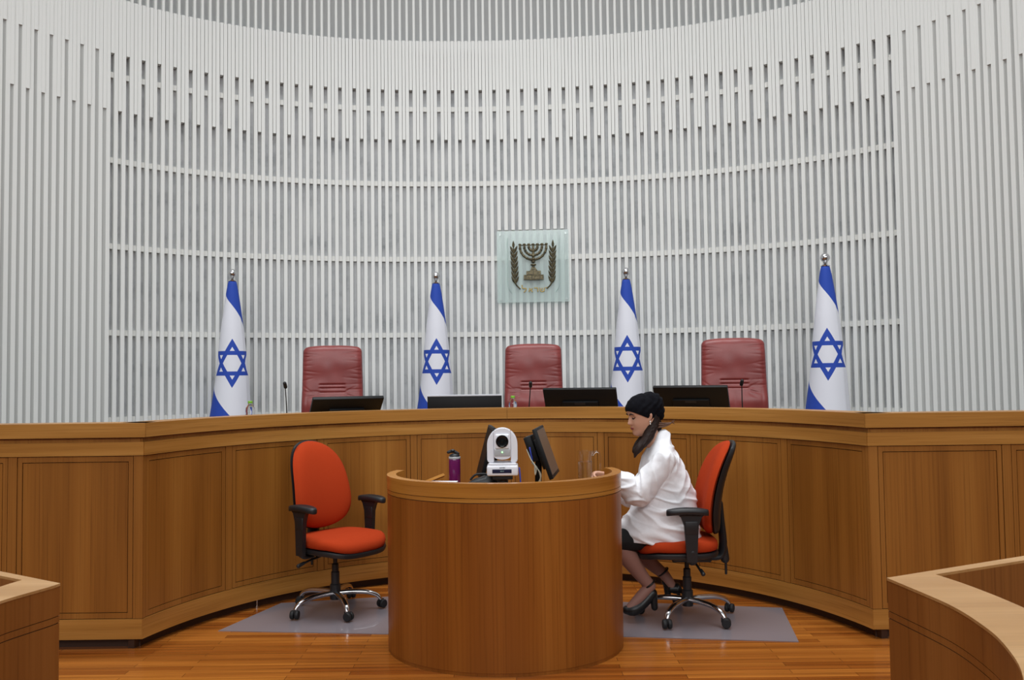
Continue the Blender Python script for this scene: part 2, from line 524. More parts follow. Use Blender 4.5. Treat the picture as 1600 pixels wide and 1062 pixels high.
for k in range(8):
    a0 = -BA + k * pitch; a1 = a0 + pitch
    sw = 0.028 / BR
    g = 0.004 / BR
    if k > 0: arc(a0 - sw + g, a0 + sw - g, BR - 0.002, BR + 0.02, 0.170, 1.081).build('stile', M_stile, bench, BO, 30)
    if k == 0: arc(a0, a0 + sw - g, BR - 0.002, BR + 0.02, 0.170, 1.081).build('stile', M_stile, bench, BO, 30)
    if k == 7: arc(a1 - sw + g, a1, BR - 0.002, BR + 0.02, 0.170, 1.081).build('stile', M_stile, bench, BO, 30)
    l, r = a0 + sw, a1 - sw
    pn = arc(l + 0.030 / BR, r - 0.030 / BR, BR + 0.002, BR + 0.02, 0.205, 1.046).build('panel', M_panel, bench, BO, 30)
    fr = MB(); fw = 0.026 / BR
    arc(l, l + fw, BR, BR + 0.02, 0.171, 1.080, mb=fr); arc(r - fw, r, BR, BR + 0.02, 0.171, 1.080, mb=fr)
    arc(l + fw, r - fw, BR, BR + 0.02, 0.171, 0.201, mb=fr); arc(l + fw, r - fw, BR, BR + 0.02, 1.050, 1.080, mb=fr)
    fr.build('panel_frame', M_stile, pn, BO, 30)

def wing(side):
    corner = Vector(bp(side * BA, BR)); s = side
    name = 'side_partition'
    lab = 'straight panelled wooden partition running off the %s of the curved bench' % ('left' if s < 0 else 'right')
    o = thing(name, (corner.x + s * 1.5, corner.y, 0), lab, 'partition', 0, None)
    O = o.location.copy()
    def bx(nm, m, x0, x1, dy0, dy1, z0, z1, par=o, mb=None):
        xa, xb = corner.x + s * x0, corner.x + s * x1
        q = mb or MB()
        q.box(((xa + xb) / 2, corner.y + (dy0 + dy1) / 2, (z0 + z1) / 2), (abs(xb - xa), dy1 - dy0, z1 - z0))
        return q if mb else q.build(nm, m, par, O)
    X = 3.0
    bx('carcass', M_groove, 0.02, X, 0.012, 0.10, 0.055, 1.25)
    bx('plinth', M_kick, 0.03, X, 0.05, 0.09, 0, 0.06)
    bx('ledge', M_rail, -0.018, X, -0.018, 0.15, 1.187, ZT)
    bx('moulding', M_stile, 0.004, X, 0.004, 0.05, 1.160, 1.183)
    bx('upper_rail', M_rail, -0.006, X, -0.010, 0.05, 1.084, 1.160)
    bx('lower_rail', M_rail, 0, X, -0.002, 0.05, 0.055, 0.167)
    bx('stile', M_stile, 0, 0.052, -0.002, 0.02, 0.170, 1.081)
    x = 0.056
    for k in range(4):
        W = 0.655 if s < 0 else 0.70
        pn = bx('panel', M_panel, x + 0.03, x + W - 0.03, 0.002, 0.02, 0.205, 1.046)
        q = MB()
        bx('', None, x, x + 0.026, 0, 0.02, 0.171, 1.080, None, q); bx('', None, x + W - 0.026, x + W, 0, 0.02, 0.171, 1.080, None, q)
        bx('', None, x + 0.026, x + W - 0.026, 0, 0.02, 0.171, 0.201, None, q); bx('', None, x + 0.026, x + W - 0.026, 0, 0.02, 1.050, 1.080, None, q)
        q.build('panel_frame', M_stile, pn, O)
        x += W + 0.004
        bx('stile', M_stile, x, x + 0.05, -0.002, 0.02, 0.170, 1.081)
        x += 0.054
wing(-1); wing(1)
p = atz(388, 944, 0.02)
b = MB(); b.lathe([(0.014, 0), (0.014, 0.01), (0.006, 0.012), (0.006, 0.055)], TRS((0, 0, 0)), 12)
foot = b.build('levelling_foot', M_steel, bench, (0, 0, 0), 40); foot.location = Vector(bp(R_(-51), BR + 0.028) + (0,)) - BO

# ------------------------------------------------------------------ clerk's drum desk
DC = Vector((-0.055, 4.95)); DA, DB = 0.66, 0.56
def dp(a, off):        # a measured from the front (towards the camera), right positive
    nx, ny = math.sin(a) / DA, -math.cos(a) / DB
    l = math.hypot(nx, ny)
    return (DC.x + DA * math.sin(a) + off * nx / l, DC.y - DB * math.cos(a) + off * ny / l)
def drum(a0, a1, o0, o1, z0, z1, n=80):
    th = [a0 + (a1 - a0) * i / n for i in range(n + 1)]
    return MB().strip([dp(a, o0) for a in th], [dp(a, o1) for a in th], z0, z1)
desk = thing('clerk_desk', (DC.x, DC.y, 0), 'half-round wooden clerk\'s desk with a raised curved rim in the middle', 'desk')
DO = desk.location.copy(); E0 = R_(107)
drum(-E0, E0, -0.035, 0.0, 0.018, 0.862).build('curved_front', M_drum, desk, DO, 30)
drum(-E0, E0, -0.035, -0.004, 0.0, 0.018).build('foot_rail', M_drum, desk, DO, 30)
drum(-E0, E0, -0.035, 0.001, 0.866, 0.886).build('moulding', M_drumrim, desk, DO, 30)
drum(-E0, E0, -0.033, -0.003, 0.860, 0.892).build('shadow_gap', M_groove, desk, DO, 30)
drum(-E0, E0, -0.048, 0.003, 0.889, 0.963).build('rim', M_drumrim, desk, DO, 30)
th = [-E0 + 2 * E0 * i / 60 for i in range(61)]
pts = [dp(a, -0.036) for a in th]
MB().prism(pts, 0.725, 0.76).build('desktop', M_rail, desk, DO)
b = MB(); b.box((DC.x, DC.y + 0.30, 0.36), (0.50, 0.03, 0.72)); b.build('back_panel', M_panel, desk, DO)
q0 = at(672, 751, 5.15); q1 = at(693, 742, 5.3)
b = MB(); b.tube([q0 + Vector((-0.03, 0, -0.01)), q1], 0.012, n=4, sub=1, round_end=False)
b.box((q1.x - 0.04, 5.235, 0.82), (0.03, 0.05, 0.118)); b.build('side_rail', M_drumrim, desk, DO)

# ------------------------------------------------------------------ witness / counsel stands in the foreground
def stand(edge, inner, back_far, back_in, lab, side):
    E = [atz(x, y, 0.963) for x, y in edge]
    I = [atz(x, y, 0.963) for x, y in inner]
    Bf = atz(*back_far, 0.963); Bi = atz(*back_in, 0.963)
    # continue the curve beyond the frame, turning by the same step
    def extend(Pn, n, step, turn):
        d = (Pn[-1] - Pn[-2]).normalized(); out = list(Pn)
        for _ in range(n):
            d = Matrix.Rotation(turn, 3, 'Z') @ d; out.append(out[-1] + d * step)
        return out
    o = thing('counsel_stand', (E[0].x + side * 0.6, E[0].y - 0.2, 0), lab, 'stand')
    O = o.location.copy()
    return E, I, Bf, Bi, extend, o, O
def resample(P, n):
    P = [Vector((p.x, p.y)) for p in P]; d = [0]
    for a, c in zip(P, P[1:]): d.append(d[-1] + (c - a).length)
    out = []
    for k in range(n):
        s = d[-1] * k / (n - 1)
        j = max(i for i in range(len(d)) if d[i] <= s + 1e-9); j = min(j, len(P) - 2)
        out.append(P[j].lerp(P[j + 1], (s - d[j]) / (d[j + 1] - d[j])))
    return out
def make_stand(edge, inner, bfar, binn, lab, side, turn):
    E, I, Bf, Bi, ext, o, O = stand(edge, inner, bfar, binn, lab, side)
    E, _r0 = catmull(E, [1] * len(E), 5); I, _r1 = catmull(I, [1] * len(I), 5)
    E = ext(E, 8, 0.06, turn); I = ext(I, 8, 0.05, turn)
    Er, Ir = resample(E, 50), resample(I, 50)
    bd = (Bf - E[0]).normalized(); bdi = (Bi - I[0]).normalized()
    Bf2 = E[0] + bd * 1.6; Bi2 = I[0] + bdi * 1.5
    # top: curved broad rim, and thin straight back rim
    t = MB(); t.strip([(p.x, p.y) for p in Er], [(p.x, p.y) for p in Ir], 0.956, 0.963)
    t.prism([(E[0].x, E[0].y), (Bf2.x, Bf2.y), (Bi2.x, Bi2.y), (I[0].x, I[0].y)], 0.956, 0.963)
    t.build('top_rim', M_podtop, o, O)
    def off(P, k):
        out = []
        for i, p in enumerate(P):
            d = (P[min(i + 1, len(P) - 1)] - P[max(i - 1, 0)]).normalized()
            nrm = Vector((-d.y, d.x)) * (1 if side > 0 else -1)
            out.append((p.x + nrm.x * k, p.y + nrm.y * k))
        return out
    for nm, m, a, c, z0, z1 in (('cornice', M_pod, 0.001, 0.03, 0.879, 0.956), ('shadow_gap', M_groove, 0.004, 0.028, 0.858, 0.880),
                                ('moulding', M_pod, 0.0015, 0.02, 0.8605, 0.8770), ('curved_front', M_pod, 0.002, 0.03, 0.0, 0.858)):
        MB().strip(off(Er, a), off(Er, c), z0, z1).build(nm, m, o, O, 30)
    bk = MB(); n2 = Vector((-bd.y, bd.x)); 
    mid = (I[0] + bdi * 0.1)
    bk.prism([(E[0].x + bd.x * 0.02, E[0].y + bd.y * 0.02), (Bf2.x, Bf2.y), (Bi2.x, Bi2.y), (I[0].x, I[0].y)], 0.0, 0.956)
    bk.build('back_board', M_pod, o, O)
    return E, I
Z = lambda x, y: (1370 + x / 5.009, 850 + y / 5.009)
E, I = make_stand([Z(78, 262), Z(230, 325), Z(420, 405), Z(560, 468), Z(700, 545), Z(860, 655), Z(960, 740), Z(1060, 860), Z(1120, 960), Z(1150, 1062)],
           [Z(460, 235), Z(660, 300), Z(900, 390), Z(1110, 478), Z(1200, 520)], (1600, 868), (1600, 875),
           'curved wooden counsel stand with a pale top rim at the lower right corner', 1, R_(-5))
Zl = lambda x, y: (x / 5.836, 880 + y / 5.836)
make_stand([Zl(550, 180), Zl(470, 208), Zl(250, 270), Zl(0, 345), Zl(-300, 470)],
           [Zl(200, 150), Zl(0, 212), Zl(-300, 320), Zl(-420, 370)], (0, 892), (0, 899),
           'wooden counsel stand with a pale top rim at the lower left corner', -1, R_(5))

# ------------------------------------------------------------------ chair mats
P0, P1 = atz(341, 986, 0), atz(607, 991, 0)
def quad(p0, p1, wid, dep):
    d = (p1 - p0).normalized(); n = Vector((-d.y, d.x, 0))
    return [p0, p0 + d * wid, p0 + d * wid + n * dep, p0 + n * dep]
def mat2(q, lab):
    for v in q:
        dx, dy = v.x - BC.x, v.y - BC.y; l = math.hypot(dx, dy)
        if l > 2.10: v.x = BC.x + dx * 2.10 / l; v.y = BC.y + dy * 2.10 / l
    c = sum(q, Vector()) / 4
    props(MB().prism([(v.x, v.y) for v in q], 0.0005, 0.004).build('chair_mat', M_mat, None, (c.x, c.y, 0)), lab, 'mat', 'chair mats')
q = quad(P0, P1, 1.04, 0.98); q[2] = q[2] + (q[1] - q[0]) * 0.2; q[3] = atz(408, 933, 0)
mat2(q, 'grey plastic floor mat under the empty orange chair')
P1, P0 = atz(1248, 1003, 0), atz(975, 995, 0)
d = (P1 - P0).normalized(); nn_ = atz(1239, 946, 0)
mat2([P1 - d * 0.985, P1, nn_, nn_ - d * 1.5], 'grey plastic floor mat under the seated woman\'s chair')

# ------------------------------------------------------------------ orange task chair
def task_chair(loc, rz, lab, star_rot):
    """front of the chair faces local -Y"""
    o = thing('task_chair', loc, lab, 'chair', rz, 'orange swivel chairs')
    # backrest: padded egg-shaped shell, curved
    def egg(t):      # half width at height t in 0..1
        w = 0.225 * math.sin(PI * min(1, (t * 0.86 + 0.09))) ** 0.42 * (1.02 - 0.14 * t)
        return w
    def backshell(y_front, thick, grow, puff):
        n, mrows = 24, 26
        fr, bk = [], []
        for j in range(mrows + 1):
            t = j / mrows
            tt = 0.5 - 0.5 * math.cos(PI * t)
            wdt = 0.236 * (max(0.0, 1 - abs(2 * tt - 1) ** 3.4)) ** 0.5 * (1.06 - 0.24 * tt) + grow
            z = 0.52 + 0.565 * tt + grow * (2 * tt - 1)
            yb = y_front - 0.03 + 0.085 * (tt - 0.25) ** 2 * 2.2 + 0.035 * tt
            rowf, rowb = [], []
            for i in range(n + 1):
                s = -1 + 2 * i / n; x = s * wdt
                edge = max(0.0, 1 - abs(s) ** 4) ** 0.5 * max(0.0, 1 - abs(2 * tt - 1) ** 8) ** 0.5
                curve = -0.035 * (x / 0.22) ** 2
                rowf.append((x, yb + curve - puff * edge, z)); rowb.append((x, yb + curve + thick * edge, z))
            fr.append(rowf); bk.append(rowb)
        return fr, bk
    for nm, m, yf, th_, gr, pf in (('back_cushion', M_orange, 0.165, 0.012, 0.0, 0.055), ('back_shell', M_black, 0.185, 0.040, 0.004, 0.004)):
        fr, bk = backshell(yf, th_, gr, pf)
        mb = MB()
        for rows in (fr, bk):
            n = len(rows[0]); vs = [v for r in rows for v in r]
            fs = [[k * n + i, k * n + i + 1, (k + 1) * n + i + 1, (k + 1) * n + i] for k in range(len(rows) - 1) for i in range(n - 1)]
            mb.raw(vs, fs)
        bmesh.ops.remove_doubles(mb.bm, verts=mb.bm.verts, dist=0.0008)
        mb.build(nm, m, o, smooth=80)
    # seat: rounded slab with waterfall front
    def seat(z0, z1, grow, dome):
        n = 40; rings = []
        prof = [(0.90, 0.0), (0.98, 0.15), (1.0, 0.45), (0.985, 0.75), (0.93, 0.93), (0.80, 1.0), (0.5, 1.04), (0.0, 1.06)]
        for sc, h in prof:
            ring = []
            for i in range(n):
                a = 2 * PI * i / n; c, s_ = math.cos(a), math.sin(a)
                x = 0.255 * math.copysign(abs(c) ** 0.62, c) * (1 + 0.0 * s_) + 0
                y = 0.245 * math.copysign(abs(s_) ** 0.7, s_)
                x *= (sc + grow); y *= (sc + grow)
                z = z0 + (z1 - z0) * h * (1 if h < 1 else dome)
                fall = max(0, (-y - 0.13)) ** 1.5 * 0.9
                ring.append((x, y - 0.065, z - fall))
            rings.append(ring)
        return rings
    MB().loft(seat(0.437, 0.505, 0, 1.0)).build('seat_cushion', M_orange, o, smooth=70)
    MB().loft([[(x * 1.01, y * 1.01, 0.400 + (z - 0.437) * 0.7) for x, y, z in r] for r in seat(0.437, 0.505, 0, 1.0)[:4]]).build('seat_pan', M_black, o, smooth=50)
    # back support bar and mechanism
    b = MB(); b.box((0, 0.02, 0.375), (0.16, 0.24, 0.045), bev=0.01)
    b.tube([(0, 0.12, 0.375), (0, 0.20, 0.38), (0, 0.225, 0.45), (0, 0.215, 0.60), (0, 0.21, 0.70)], [0.022, 0.024, 0.024, 0.022, 0.02], flat=2.0, side=(1, 0, 0))
    b.tube([(0, 0.225, 0.43), (0, 0.235, 0.36)], 0.028, sub=1)
    b.tube([(0, 0.24, 0.38), (0, 0.24, 0.27)], 0.008, sub=1)
    b.build('tilt_mechanism', M_black, o, smooth=50)
    for sx in (-1, 1):
        b = MB(); b.tube([(sx * 0.06, 0.03, 0.365), (sx * 0.18, 0.04, 0.345), (sx * 0.24, 0.05, 0.325)], 0.007)
        b.tube([(sx * 0.21, 0.05, 0.335), (sx * 0.25, 0.055, 0.322)], [0.010, 0.013], flat=1.0); b.build('lever', M_black, o, smooth=50)
    # arms
    for sx in (-1, 1):
        b = MB()
        b.tube([(sx * 0.10, 0.0, 0.385), (sx * 0.22, 0.0, 0.385), (sx * 0.272, -0.005, 0.40), (sx * 0.285, -0.01, 0.45)], [0.018, 0.022, 0.026, 0.026], flat=0.6, side=(1, 0, 0))
        b.loft([[(sx * 0.285 + dx * 0.014, -0.015 + dy * w_, z) for dx, dy in ((-1, -1), (1, -1), (1, 1), (-1, 1))] for z, w_ in ((0.40, .030), (0.52, .036), (0.61, .042), (0.660, .060), (0.682, .085))])
        b.box((sx * 0.285, -0.015, 0.60), (0.034, 0.080, 0.08), bev=0.006)
        arm = b.build('armrest', M_black, o, smooth=50)
        b = MB(); rings = []
        for h, sc in ((0.680, 0.75), (0.683, 0.92), (0.694, 1.0), (0.705, 0.97), (0.713, 0.85), (0.716, 0.5)):
            ring = []
            for i in range(28):
                a = 2 * PI * i / 28; c, s_ = math.cos(a), math.sin(a)
                x = 0.042 * math.copysign(abs(c) ** 0.8, c) * sc; y = 0.125 * math.copysign(abs(s_) ** 0.75, s_) * (0.9 + 0.1 * sc)
                ring.append((sx * 0.285 + x, y - 0.035, h - 0.012 * (y / 0.125) ** 2))
            rings.append(ring)
        b.loft(rings).build('arm_pad', M_black, arm, smooth=60)
    # column
    b = MB(); b.lathe([(0.034, 0.075), (0.036, 0.10), (0.034, 0.17), (0.027, 0.175), (0.027, 0.25), (0.022, 0.255), (0.022, 0.30), (0.014, 0.305), (0.014, 0.37)], n=20)
    b.build('gas_column', M_black, o, smooth=40)
    # five chrome legs with casters
    for k in range(5):
        a = star_rot + 2 * PI * k / 5; c, s_ = math.cos(a), math.sin(a)
        b = MB()
        b.tube([(c * 0.02, s_ * 0.02, 0.115), (c * 0.10, s_ * 0.10, 0.118), (c * 0.20, s_ * 0.20, 0.112), (c * 0.265, s_ * 0.265, 0.090), (c * 0.29, s_ * 0.29, 0.062)],
               [0.017, 0.017, 0.016, 0.014, 0.012], flat=1.25, side=(-s_, c, 0))
        leg = b.build('leg', M_chrome, o, smooth=60)
        b = MB(); M = TRS((c * 0.292, s_ * 0.292, 0.0), a + 0.7)
        for sy in (-1, 1):
            b.lathe([(0.010, -0.011), (0.024, -0.011), (0.0275, -0.006), (0.0275, 0.006), (0.024, 0.011), (0.010, 0.011)], M @ TRS((0.008, sy * 0.015, 0.0325), 0, PI / 2), 18)
        b.box((0.0, 0, 0.048), (0.045, 0.012, 0.030), M, bev=0.004)
        b.build('caster', M_black_m, leg, smooth=40)
    return o
task_chair((-1.167, 5.67, 0.004), R_(51), 'empty orange swivel chair with black arms left of the half-round desk', R_(29))
RCH = task_chair((1.063, 5.40, 0.004), R_(-92), 'orange swivel chair with the woman in a white shirt sitting on it', R_(110))
RCH.scale = (1.0, 1.0, 1.0)

# ------------------------------------------------------------------ judges' high-backed leather chairs
def judge_chair(loc, rz, lab):
    o = thing('judge_chair', loc, lab, 'chair', rz, 'red leather chairs behind the bench')
    H, W = 1.456, 0.272
    rng = random.Random(3)
    wr = []
    for sx in (-1, 1):
        for k in range(9):
            z = 1.06 + 0.042 * k + rng.uniform(-.01, .01)
            wr.append((sx * W, z, -sx * rng.uniform(0.10, 0.2), rng.uniform(-0.08, 0.03), rng.uniform(0.0022, 0.005)))
        for k in range(6):
            z = 1.0 + 0.03 * k
            wr.append((sx * 0.12, 0.985 + 0.012 * k, sx * rng.uniform(0.08, 0.14), rng.uniform(-0.06, 0.05), 0.004))
    def front(x, z):
        # x in [-W, W], z local height; returns puff towards the viewer (-y)
        e = max(0, 1 - abs(x / W) ** 10) ** 0.5
        ze = max(0, 1 - max(0, (z - (H - 0.06)) / 0.06) ** 2.4) ** 0.5
        h = 0.045 * e * ze
        h += 0.012 * math.exp(-((z - 1.32) / 0.12) ** 2)
        for zs, d in ((1.105, 0.010), (1.072, 0.010), (1.035, 0.006)):
            if abs(x) < 0.125: h -= d * math.exp(-((z - zs) / 0.005) ** 2) * min(1, (0.125 - abs(x)) / 0.02)
        if z < 1.035: h += 0.02 * math.exp(-((z - 0.93) / 0.07) ** 2) * (0.4 + 0.6 * abs(math.sin(x * 14)))
        for x0, z0, dx, dz, amp in wr:
            l = math.hypot(dx, dz); ux, uz = dx / l, dz / l
            s = (x - x0) * ux + (z - z0) * uz; q = -(x - x0) * uz + (z - z0) * ux
            if -0.02 < s < l: h -= amp * math.exp(-(q / 0.0055) ** 2) * max(0, min(1, s / 0.03 + .6)) * (1 - s / l)
        h += 0.004 * noise.noise(Vector((x * 9, z * 9, 0)))
        return h
    nx, nz = 90, 150
    vs, fs = [], []
    def outline(z):      # half width with rounded top corners; widens downwards
        w_ = W * (0.945 + 0.055 * min(1, (H - z) / 0.6))
        c = 0.05
        if z > H - c: w_ -= c - math.sqrt(max(0, c * c - (z - H + c) ** 2))
        return w_
    for j in range(nz + 1):
        z = 0.50 + (H - 0.50) * j / nz
        hw = outline(min(z, H - 0.0004))
        lean = 0.10 * (z - 0.5) - 0.0
        for i in range(nx + 1):
            s = -1 + 2 * i / nx; x = s * hw
            vs.append((x, 0.0 + lean - front(x * W / hw * 0.999, z), z - 0.012 * (abs(s) ** 3) * (z > H - 0.1)))
    n = nx + 1
    for j in range(nz):
        for i in range(nx): fs.append([j * n + i, j * n + i + 1, (j + 1) * n + i + 1, (j + 1) * n + i])
    base = len(vs)
    for j in range(nz + 1):
        z = 0.50 + (H - 0.50) * j / nz; hw = outline(min(z, H - 0.0004)); lean = 0.10 * (z - 0.5)
        for i in range(nx + 1):
            s = -1 + 2 * i / nx
            vs.append((s * hw, lean + 0.05, z - 0.012 * (abs(s) ** 3) * (z > H - 0.1)))
    for j in range(nz):
        for i in range(nx): fs.append([base + j * n + i, base + (j + 1) * n + i, base + (j + 1) * n + i + 1, base + j * n + i + 1])
    for j in range(nz):
        for i in (0, nx):
            a, c = j * n + i, (j + 1) * n + i; fs.append([a, c, base + c, base + a])
    for i in range(nx):
        for j in (0, nz):
            a, c = j * n + i, j * n + i + 1; fs.append([a, c, base + c, base + a])
    MB().raw(vs, fs).build('backrest', M_leather, o, smooth=60)
    b = MB(); b.box((0, -0.24, 0.47), (0.52, 0.50, 0.11), bev=0.04, seg=4); b.build('seat', M_leather, o, smooth=50)
    for sx in (-1, 1):
        b = MB(); b.box((sx * 0.30, -0.24, 0.66), (0.07, 0.36, 0.05), bev=0.02, seg=3); b.tube([(sx * 0.30, -0.12, 0.64), (sx * 0.29, -0.14, 0.50), (sx * 0.24, -0.16, 0.44)], 0.02)
        b.build('armrest', M_leather, o, smooth=50)
    b = MB(); b.lathe([(0.03, 0.06), (0.03, 0.42)], TRS((0, -0.22, 0)), 16); b.build('column', M_chrome, o, smooth=40)
    for k in range(5):
        a = 2 * PI * k / 5 + 0.3; c, s_ = math.cos(a), math.sin(a)
        b = MB(); b.tube([(0, -0.22, 0.09), (c * 0.17, -0.22 + s_ * 0.17, 0.085), (c * 0.30, -0.22 + s_ * 0.30, 0.055)], [0.022, 0.018, 0.014])
        b.ell((c * 0.30, -0.22 + s_ * 0.30, 0.028), (0.028, 0.028, 0.028), n=12); b.build('leg', M_black, o, smooth=50)
    return o
def face_c(p): return math.atan2(-(p.x - BC.x), (p.y - BC.y - 0.5)) 
jl = ['red leather high-backed judge chair nearest the left flag', 'red leather high-backed judge chair in the centre below the emblem', 'red leather high-backed judge chair between the two right-hand flags']
j0 = judge_chair((0, 0, PZ), 0, jl[0])
for i, (px, Y, rz) in enumerate(((520, 7.72, R_(8)), (833, 7.93, R_(-2)), (1145.5, 7.22, R_(-9)))):
    o = j0 if i == 0 else copy_tree(j0)
    p_ = at(px, 560, Y); o.location = (p_.x, Y - 0.03, PZ); o.rotation_euler.z = rz; o['label'] = jl[i]

# ------------------------------------------------------------------ flags
def flag(loc, lab):
    o = thing('flag', loc, lab, 'flag', 0, 'blue and white flags along the slatted wall')
    z0 = PZ
    def frad(z):      # z = absolute height
        return float(np.interp(z, [0.75, 1.12, 1.30, 1.66, 2.0, 2.2, 2.36, 2.44, 2.452], [0.225, 0.195, 0.175, 0.140, 0.105, 0.078, 0.055, 0.040, 0.036]))
    n, mz = 96, 80; vs, uvs, fs = [], [], []
    for j in range(mz + 1):
        z = 0.75 + (2.452 - 0.75) * j / mz
        r = frad(z)
        for i in range(n + 1):
            th_ = -PI + 2 * PI * i / n
            back = max(0, abs(th_) - 1.7)
            k = 1 + 0.018 * math.sin(3 * th_ + 1.2 * z) * math.cos(th_ * 0.5) - 0.07 * math.sin(9 * th_ + 2) * min(1, back)
            k += 0.02 * math.exp(-((th_ - 0.95) / 0.16) ** 2) - 0.025 * math.exp(-((th_ - 1.15) / 0.12) ** 2)
            vs.append((r * k * math.sin(th_) - 0.04 * max(0, 1.5 - z), -r * k * math.cos(th_), z - z0)); uvs.append((r * th_, z))
    for j in range(mz):
        for i in range(n):
            a = j * (n + 1) + i; fs.append([a, a + 1, a + n + 2, a + n + 1])
    a_ = mz * (n + 1); fs.append([a_ + i for i in range(n)])
    me = bpy.data.meshes.new('cloth'); me.from_pydata(vs, [], fs); me.materials.append(M_flag)
    ul = me.uv_layers.new(name='UVMap')
    for lp in me.loops: ul.data[lp.index].uv = uvs[lp.vertex_index]
    for p_ in me.polygons: p_.use_smooth = True
    c = bpy.data.objects.new('cloth', me); COL.objects.link(c); c.parent = o
    zt = 2.452 - z0
    b = MB(); b.lathe([(0.012, 0.02), (0.012, zt + 0.01)], n=12); b.build('pole', M_steel, o, smooth=40)
    b = MB(); b.lathe([(0.040, zt), (0.042, zt + 0.006), (0.030, zt + 0.012), (0.014, zt + 0.022), (0.022, zt + 0.034), (0.012, zt + 0.042)], n=24)
    b.ell((0, 0, zt + 0.078), (0.042, 0.042, 0.042)); b.build('finial', M_chrome, o, smooth=50)
    b = MB(); b.lathe([(0.17, 0), (0.17, 0.012), (0.15, 0.022), (0.03, 0.04), (0.02, 0.10)], n=32); b.build('stand_base', M_chrome, o, smooth=40)
    return o
fl = ['blue and white flag with a star beside the clear bottle, leftmost of the four', 'blue and white flag with a star between the left and centre red chairs', 'blue and white flag with a star behind the seated woman\'s black headscarf', 'blue and white flag with a star right of the rightmost red chair']
f0 = flag((0, 0, PZ), fl[0])
for i, (px, py, zz) in enumerate(((363, 427, 0), (681, 431, 0), (978, 424.5, 0), (1289, 402.5, 0))):
    o = f0 if i == 0 else copy_tree(f0)
    p_ = atz(px, py, 2.53); o.location = (p_.x, p_.y, PZ); o['label'] = fl[i]
    o.rotation_euler.z = -math.atan2(p_.x, p_.y)

# ------------------------------------------------------------------ monitors on the bench
def bench_monitor(px, Y, rz, tilt, lab, wdt=0.56, hgt=0.31, zc=1.30, kind=0):
    p_ = at(px, 625, Y)
    o = thing('monitor', (p_.x, Y, 1.14), lab, 'monitor', rz, 'monitors on the judges\' bench')
    # local: screen faces +Y (the judge); top leans to -Y
    M = TRS((0, 0, zc - 1.14), 0, tilt)
    b = MB(); b.box((0, 0, 0), (wdt, 0.03, hgt), M, bev=0.006)
    if kind == 0: b.box((0, -0.022, -0.03), (wdt * 0.5, 0.03, hgt * 0.5), M, bev=0.01)
    c = b.build('housing', M_bezel, o, smooth=40)
    b = MB(); b.box((0, 0.0155, 0.004), (wdt - 0.03, 0.002, hgt - 0.035), M); b.build('screen', M_screen, o)
    if kind == 1:
        b = MB(); b.box((0, 0, hgt / 2 + 0.003), (wdt + 0.004, 0.034, 0.008), M); b.build('top_edge', M_silver, o)
    else:
        b = MB(); b.box((0.0, -0.0385, hgt * 0.10), (0.085, 0.002, 0.022), M); b.build('badge', M_black, o)
    b = MB(); b.tube([(0, 0.0, 0.02), (0, -0.0, zc - 1.14 - 0.02)], 0.018, sub=1, flat=2, side=(1, 0, 0)); b.box((0, 0, 0.006), (0.22, 0.17, 0.012), bev=0.004)
    b.build('stand', M_bezel, o, smooth=40)
    return o
bench_monitor(540, 6.66, R_(24), R_(48), 'black monitor leaning back in front of the left red chair', 0.545, 0.30, 1.262)
bench_monitor(726, 6.90, R_(2), R_(6), 'black monitor with a silver top edge in front of the second flag from left', 0.59, 0.26, 1.228, 1)
bench_monitor(908, 6.92, R_(-16), R_(30), 'black monitor on the bench between the centre chair and the woman\'s headscarf', 0.59, 0.30, 1.275)
bench_monitor(1081, 6.66, R_(-22), R_(34), 'black monitor on the bench behind the seated woman', 0.565, 0.30, 1.29)

# ------------------------------------------------------------------ microphones
def mic(px, pytop, Y, dxp, lab):
    bpt = at(px + dxp, 636, Y); base = Vector((bpt.x, Y, 1.14)); top = at(px, pytop, Y - 0.05)
    o = thing('microphone', base, lab, 'microphone', 0, 'gooseneck microphones on the judges\' bench')
    b = MB(); b.box(tuple(base + Vector((0, 0.02, 0.012))), (0.09, 0.12, 0.024), bev=0.006); b.build('base', M_black, o, base, 40)
    b = MB(); b.tube([base + Vector((0, 0, 0.02)), base.lerp(top, 0.5) + Vector((0, 0.012, 0)), top], [0.0055, 0.0045, 0.004], n=8); b.build('gooseneck', M_black_m, o, base, 60)
    b = MB(); b.tube([top + Vector((0, 0.012, -0.012)), top + Vector((0, -0.012, 0.016))], 0.0135, sub=1, n=14); b.build('foam_head', M_black_m, o, base, 60)
mic(445.5, 602, 6.62, 3, 'black gooseneck microphone standing left of the left red chair')
mic(829, 601, 7.0, -4, 'black gooseneck microphone in front of the centre red chair')
mic(1159, 598, 6.75, 2, 'black gooseneck microphone in front of the right red chair')

# ------------------------------------------------------------------ small water bottles
def bottle(px, Y, lab):
    p_ = at(px, 640, Y); base = Vector((p_.x, Y, 1.14))
    o = thing('water_bottle', base, lab, 'bottle', 0, 'small clear bottles on the bench')
    H = 0.2
    b = MB(); b.lathe([(0.026, 0), (0.033, 0.006), (0.033, 0.11), (0.031, 0.125), (0.034, 0.14), (0.030, 0.165), (0.017, 0.185), (0.0135, 0.192), (0.0135, 0.202)], n=24)
    b.build('bottle_body', M_bottle, o, smooth=50)
    b = MB(); b.lathe([(0.016, 0.196), (0.0168, 0.198), (0.0168, 0.212), (0.015, 0.214)], n=20); b.build('cap', M_lime, o, smooth=40)
bottle(391, 6.22, 'clear bottle with a lime cap beside the leftmost flag')
bottle(801.5, 6.78, 'clear bottle with a lime cap left of the centre microphone')

